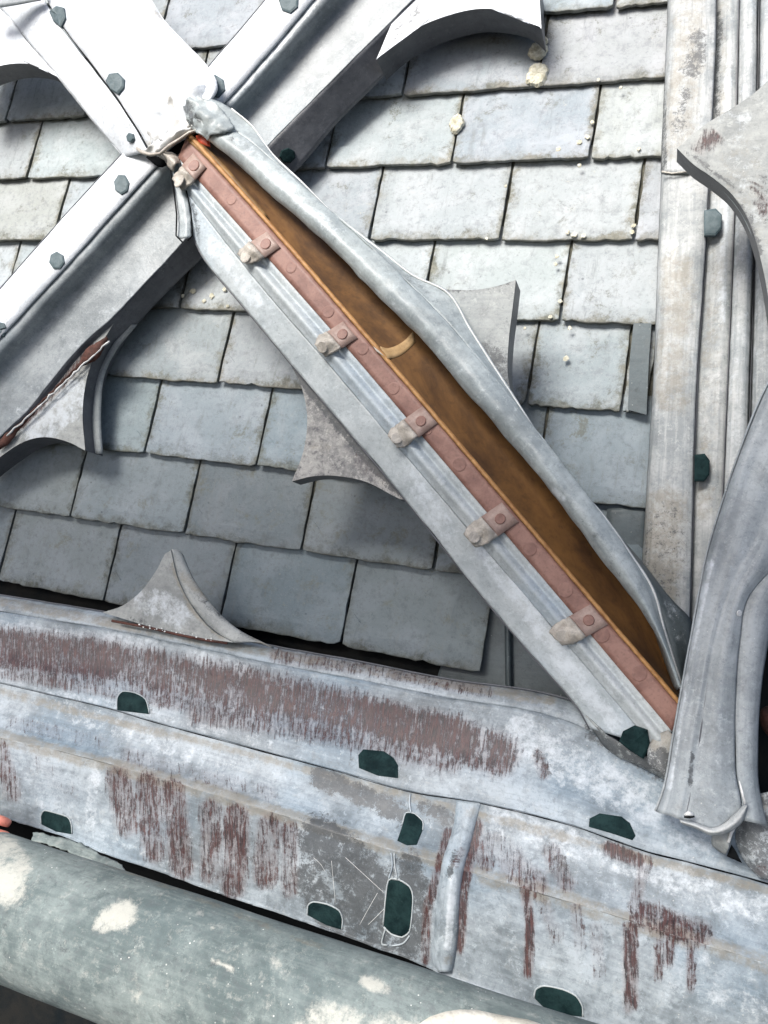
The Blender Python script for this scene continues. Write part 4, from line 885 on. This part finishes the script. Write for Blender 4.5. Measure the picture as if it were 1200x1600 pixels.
loft(ps, 'gap_shade_sheet', [R_(.205, (1143, 1320), (1136, 1338)), R_(.205, (1150, 1330), (1160, 1349))], 'black', m=2)  # black sheet painted in as shade beside the torn flap
slab(ps, 'cusp', R_(.235, (1058, 232), (1100, 196), (1150, 165), (1185, 140), (1215, 108), (1250, 60), (1330, 60), (1340, 520), (1265, 600), (1212, 560), (1204, 490), (1192, 420), (1172, 350), (1145, 305), (1110, 275), (1085, 258)), .036, 'cusp', 'side', dome=.006,
     label='large cusp with a reddish patch near its tip', marks=[('r', [(1085, 228), (1100, 215), (1112, 208)], 18, .9), ('g', [(1150, 230), (1190, 350)], 60, .4), ('b', [(1150, 180), (1180, 330)], 50, .5), ('a', [(1188, 280), (1192, 340)], 16, .55), ('r', [(1180, 290), (1195, 330)], 14, .6), ('a', [(1075, 238), (1150, 300), (1190, 400)], 6, .8)])
loft(ps, 'edge_roll', [R_(.224, (1064, 236), (1090, 258), (1118, 276), (1150, 303), (1178, 348), (1197, 415), (1206, 490)), R_(.222, (1066, 242), (1088, 266), (1115, 286), (1145, 315), (1172, 362), (1192, 425), (1203, 495))], 'cover', m=3, amp=.001)
# rusty fitting glimpsed behind
ft = Thing('rusty_knob', 'small dark rusty iron knob behind the post at the right edge', 'iron fitting', P(1205, 1128, .1))
pp = [P(1188, 1130, .10), P(1194, 1129, .10), P(1203, 1128, .10), P(1216, 1127, .10), P(1226, 1126, .10)]
tube(ft, 'knob_head', pp, [.008, .019, .023, .018, .006], 'rustd', None, 14)
tube(ft, 'knob_stem', [P(1205, 1128, .095), P(1205, 1134, .03), P(1206, 1140, -.02)], .007, 'rustd', None, 10)

# ------------------------------------------------------------------ pipe in the foreground
pp_ = Thing('painted_pipe', 'fat grey-green pipe splashed with pale plaster along the bottom left', 'pipe', P(300, 1530, .44))
def vplane(x0, y0, x1, y1):
    q = np.cross(M @ np.array((x0 - 600, y0 - 800, F)), M @ np.array((x1 - 600, y1 - 800, F))); return nrm(q)
n1 = vplane(0, 1297, 900, 1589); n2 = vplane(0, 1539, 150, 1599)
ax = nrm(np.cross(n1, n2)); 
if ax[0] < 0: ax = -ax
if n1 @ n2 < 0: n2 = -n2
half = math.acos(min(1, n1 @ n2)) / 2
mid_n = nrm(n1 + n2); away = np.cross(ax, mid_n)
if away[2] > 0: away = -away
DIST = 1.02; RP = DIST * math.sin(half)
foot_ = CAM + away * DIST
a0 = foot_ - ax * .75; a1 = foot_ + ax * .75
segs = 72; nl = 150; V = []; uv = []
L = np.linalg.norm(a1 - a0)
b1_ = nrm(np.cross(ax, (0, 0, 1))); b2_ = np.cross(b1_, ax)
for i in range(nl):
    for k in range(segs):
        t = 2*math.pi*k/segs; p = a0 + ax * L * i / (nl - 1)
        rr = RP + .0012 * noise.noise(Vector(p * 9) + Vector((math.cos(t), math.sin(t), 0)))
        V.append(p + (b1_ * math.cos(t) + b2_ * math.sin(t)) * rr); uv.append((L * i / (nl - 1), t * RP))
fs = [(i*segs + k, i*segs + (k+1) % segs, (i+1)*segs + (k+1) % segs, (i+1)*segs + k) for i in range(nl-1) for k in range(segs)]
if np.cross(V[1] - V[0], V[segs] - V[0]) @ (V[0] - a0) < 0: fs = [f[::-1] for f in fs]
pmk = [('b', [(0, 1330), (20, 1350), (15, 1385)], 52, 1.1), ('b', [(165, 1440), (195, 1425)], 34, 1.15), ('b', [(178, 1440)], 26, 1.2), ('b', [(332, 1450)], 12, 1), ('b', [(330, 1505), (356, 1512)], 9, 1.1), ('b', [(430, 1505)], 16, .9), ('b', [(575, 1535), (605, 1545)], 22, 1.1), ('b', [(548, 1518)], 9, .9),
       ('b', [(500, 1585), (560, 1600), (640, 1615), (760, 1640)], 40, .9), ('b', [(470, 1610), (700, 1625)], 40, .9), ('b', [(265, 1418)], 8, .8), ('b', [(395, 1475)], 8, .8), ('b', [(100, 1345)], 8, .7), ('b', [(210, 1520), (215, 1590)], 18, .5),
       ('g', [(160, 1345), (500, 1480)], 9, .5), ('a', [(30, 1440), (120, 1500)], 60, .2), ('a', [(220, 1470), (380, 1560)], 60, .2)]
pp_.mesh('pipe_wall', V, fs, 'pole', uv, pmk)
# plaster splash with its own thickness along the pipe top near the right
bv = pp_.bvh()
def splash(poly, rise=.002, name='plaster_splash', mat='plaster'):
    n = len(poly); pts = []
    rn = random.Random(int(poly[0][0]))
    for x, y in poly: pts.append(hit(bv, x, y, .45)[0])
    pts = np.array(pts); c, nr = hit(bv, sum(p[0] for p in poly)/n, sum(p[1] for p in poly)/n, .45)
    V = list(pts - nr * .003)
    for f in (.93, .6, .3):
        for (x, y) in poly:
            cx = sum(p[0] for p in poly)/n; cy = sum(p[1] for p in poly)/n
            q, nq = hit(bv, cx + (x - cx) * f, cy + (y - cy) * f, .45); V.append(q + nq * (rise + rn.uniform(0, rise * .4)))
    V.append(c + nr * rise)
    fs = [(r*n + i, r*n + (i+1) % n, (r+1)*n + (i+1) % n, (r+1)*n + i) for r in range(3) for i in range(n)] + [(3*n + i, 3*n + (i+1) % n, 4*n) for i in range(n)]
    if np.cross(pts[1] - pts[0], c - pts[0]) @ nr < 0: fs = [f[::-1] for f in fs]
    pp_.mesh(name, V, fs, mat, None, (), None, smooth=True, solidhit=False)
def blob(cx, cy, rx, ry, seed, n=28, ang=0.35):
    rn = random.Random(seed); out = []
    ph = rn.uniform(0, 6)
    for i in range(n):
        t = 2*math.pi*i/n; r = 1 + .16*math.sin(3*t + ph) + .1*math.sin(7*t + 2*ph) + rn.uniform(-.07, .07)
        x, y = rx*r*math.cos(t), ry*r*math.sin(t); out.append((cx + x*math.cos(ang) - y*math.sin(ang), cy + x*math.sin(ang) + y*math.cos(ang)))
    return out
splash([(650, 1600), (665, 1590), (690, 1582), (715, 1578), (745, 1579), (775, 1586), (800, 1590), (830, 1596), (860, 1606), (850, 1640), (780, 1650), (700, 1640), (655, 1620)])
# crusty edge between pipe and fascia at the left
loft(pp_, 'mortar_crust', [R_(.33, (52, 1300), (80, 1305), (120, 1316), (150, 1330), (190, 1352)), R_(.345, (50, 1312), (85, 1322), (125, 1338), (160, 1352), (200, 1368))], 'pole', m=6, amp=.005, freq=75, step=3, solid=.003, label='crusty mortar strip on the upper side of the pipe')

# ------------------------------------------------------------------ fingertip at the left edge
hd = Thing('hand', 'pinkish fingertip poking in at the left edge between pipe and fascia', 'hand', P(-60, 1290, .30))
def limb(name, pts, rs, mat='skin'):
    me = bpy.data.meshes.new(name)
    me.from_pydata([(np.array(p) - hd.org).tolist() for p in pts[0]], pts[1], [])
    me.materials.append(MT[mat])
    o = bpy.data.objects.new(name, me); COL.objects.link(o); o.parent = hd.o
    me.skin_vertices.new(name='skin') if hasattr(me.skin_vertices, 'new') else None
    m = o.modifiers.new('skin', 'SKIN'); 
    if not me.skin_vertices: 
        pass
    for i, r in enumerate(rs):
        me.skin_vertices[0].data[i].radius = (r, r)
    me.skin_vertices[0].data[0].use_root = True
    s = o.modifiers.new('sub', 'SUBSURF'); s.levels = 2; s.render_levels = 2
    m.use_smooth_shade = True
    return o
tip = P(21, 1290, .30); kx = np.array((1, -.12, 0.0)); ky = np.array((.12, 1, 0))
pts = []; ed = []
def add(p): pts.append(p); return len(pts) - 1
palm = tip - kx * .115 - ky * .02 + np.array((0, 0, .01)); wrist = palm - kx * .06; arm = wrist - kx * .22
i0 = add(palm); i1 = add(wrist); i2 = add(arm); ed += [(0, 1), (1, 2)]; rs = [.024, .021, .03]
for j, (off, ln) in enumerate(((.022, .082), (0.002, .088), (-.018, .08), (-.036, .066))):
    prev = i0; base = palm + ky * off * .9
    for f, dz in ((.42, .006), (.7, .008), (.88, .002), (1.0, -.006)):
        end = tip if (j == 0 and f == 1.0) else None
        p = base + kx * (.028 + ln * f) + ky * off * .25 + np.array((0, 0, dz - .004 * j)) if end is None else tip - kx * .006
        q = add(p); ed.append((prev, q)); rs.append(.0082 if f < .9 else .0066); prev = q
prev = i0
for f in (.4, .75, 1.0):
    q = add(palm + ky * (.03 + .03 * f) + kx * (.01 + .055 * f) + np.array((0, 0, .012))); ed.append((prev, q)); rs.append(.0105 - .002 * f); prev = q
try:
    limb('palm_and_fingers', (pts, ed), rs)
except Exception as ex:
    print('hand failed', ex)
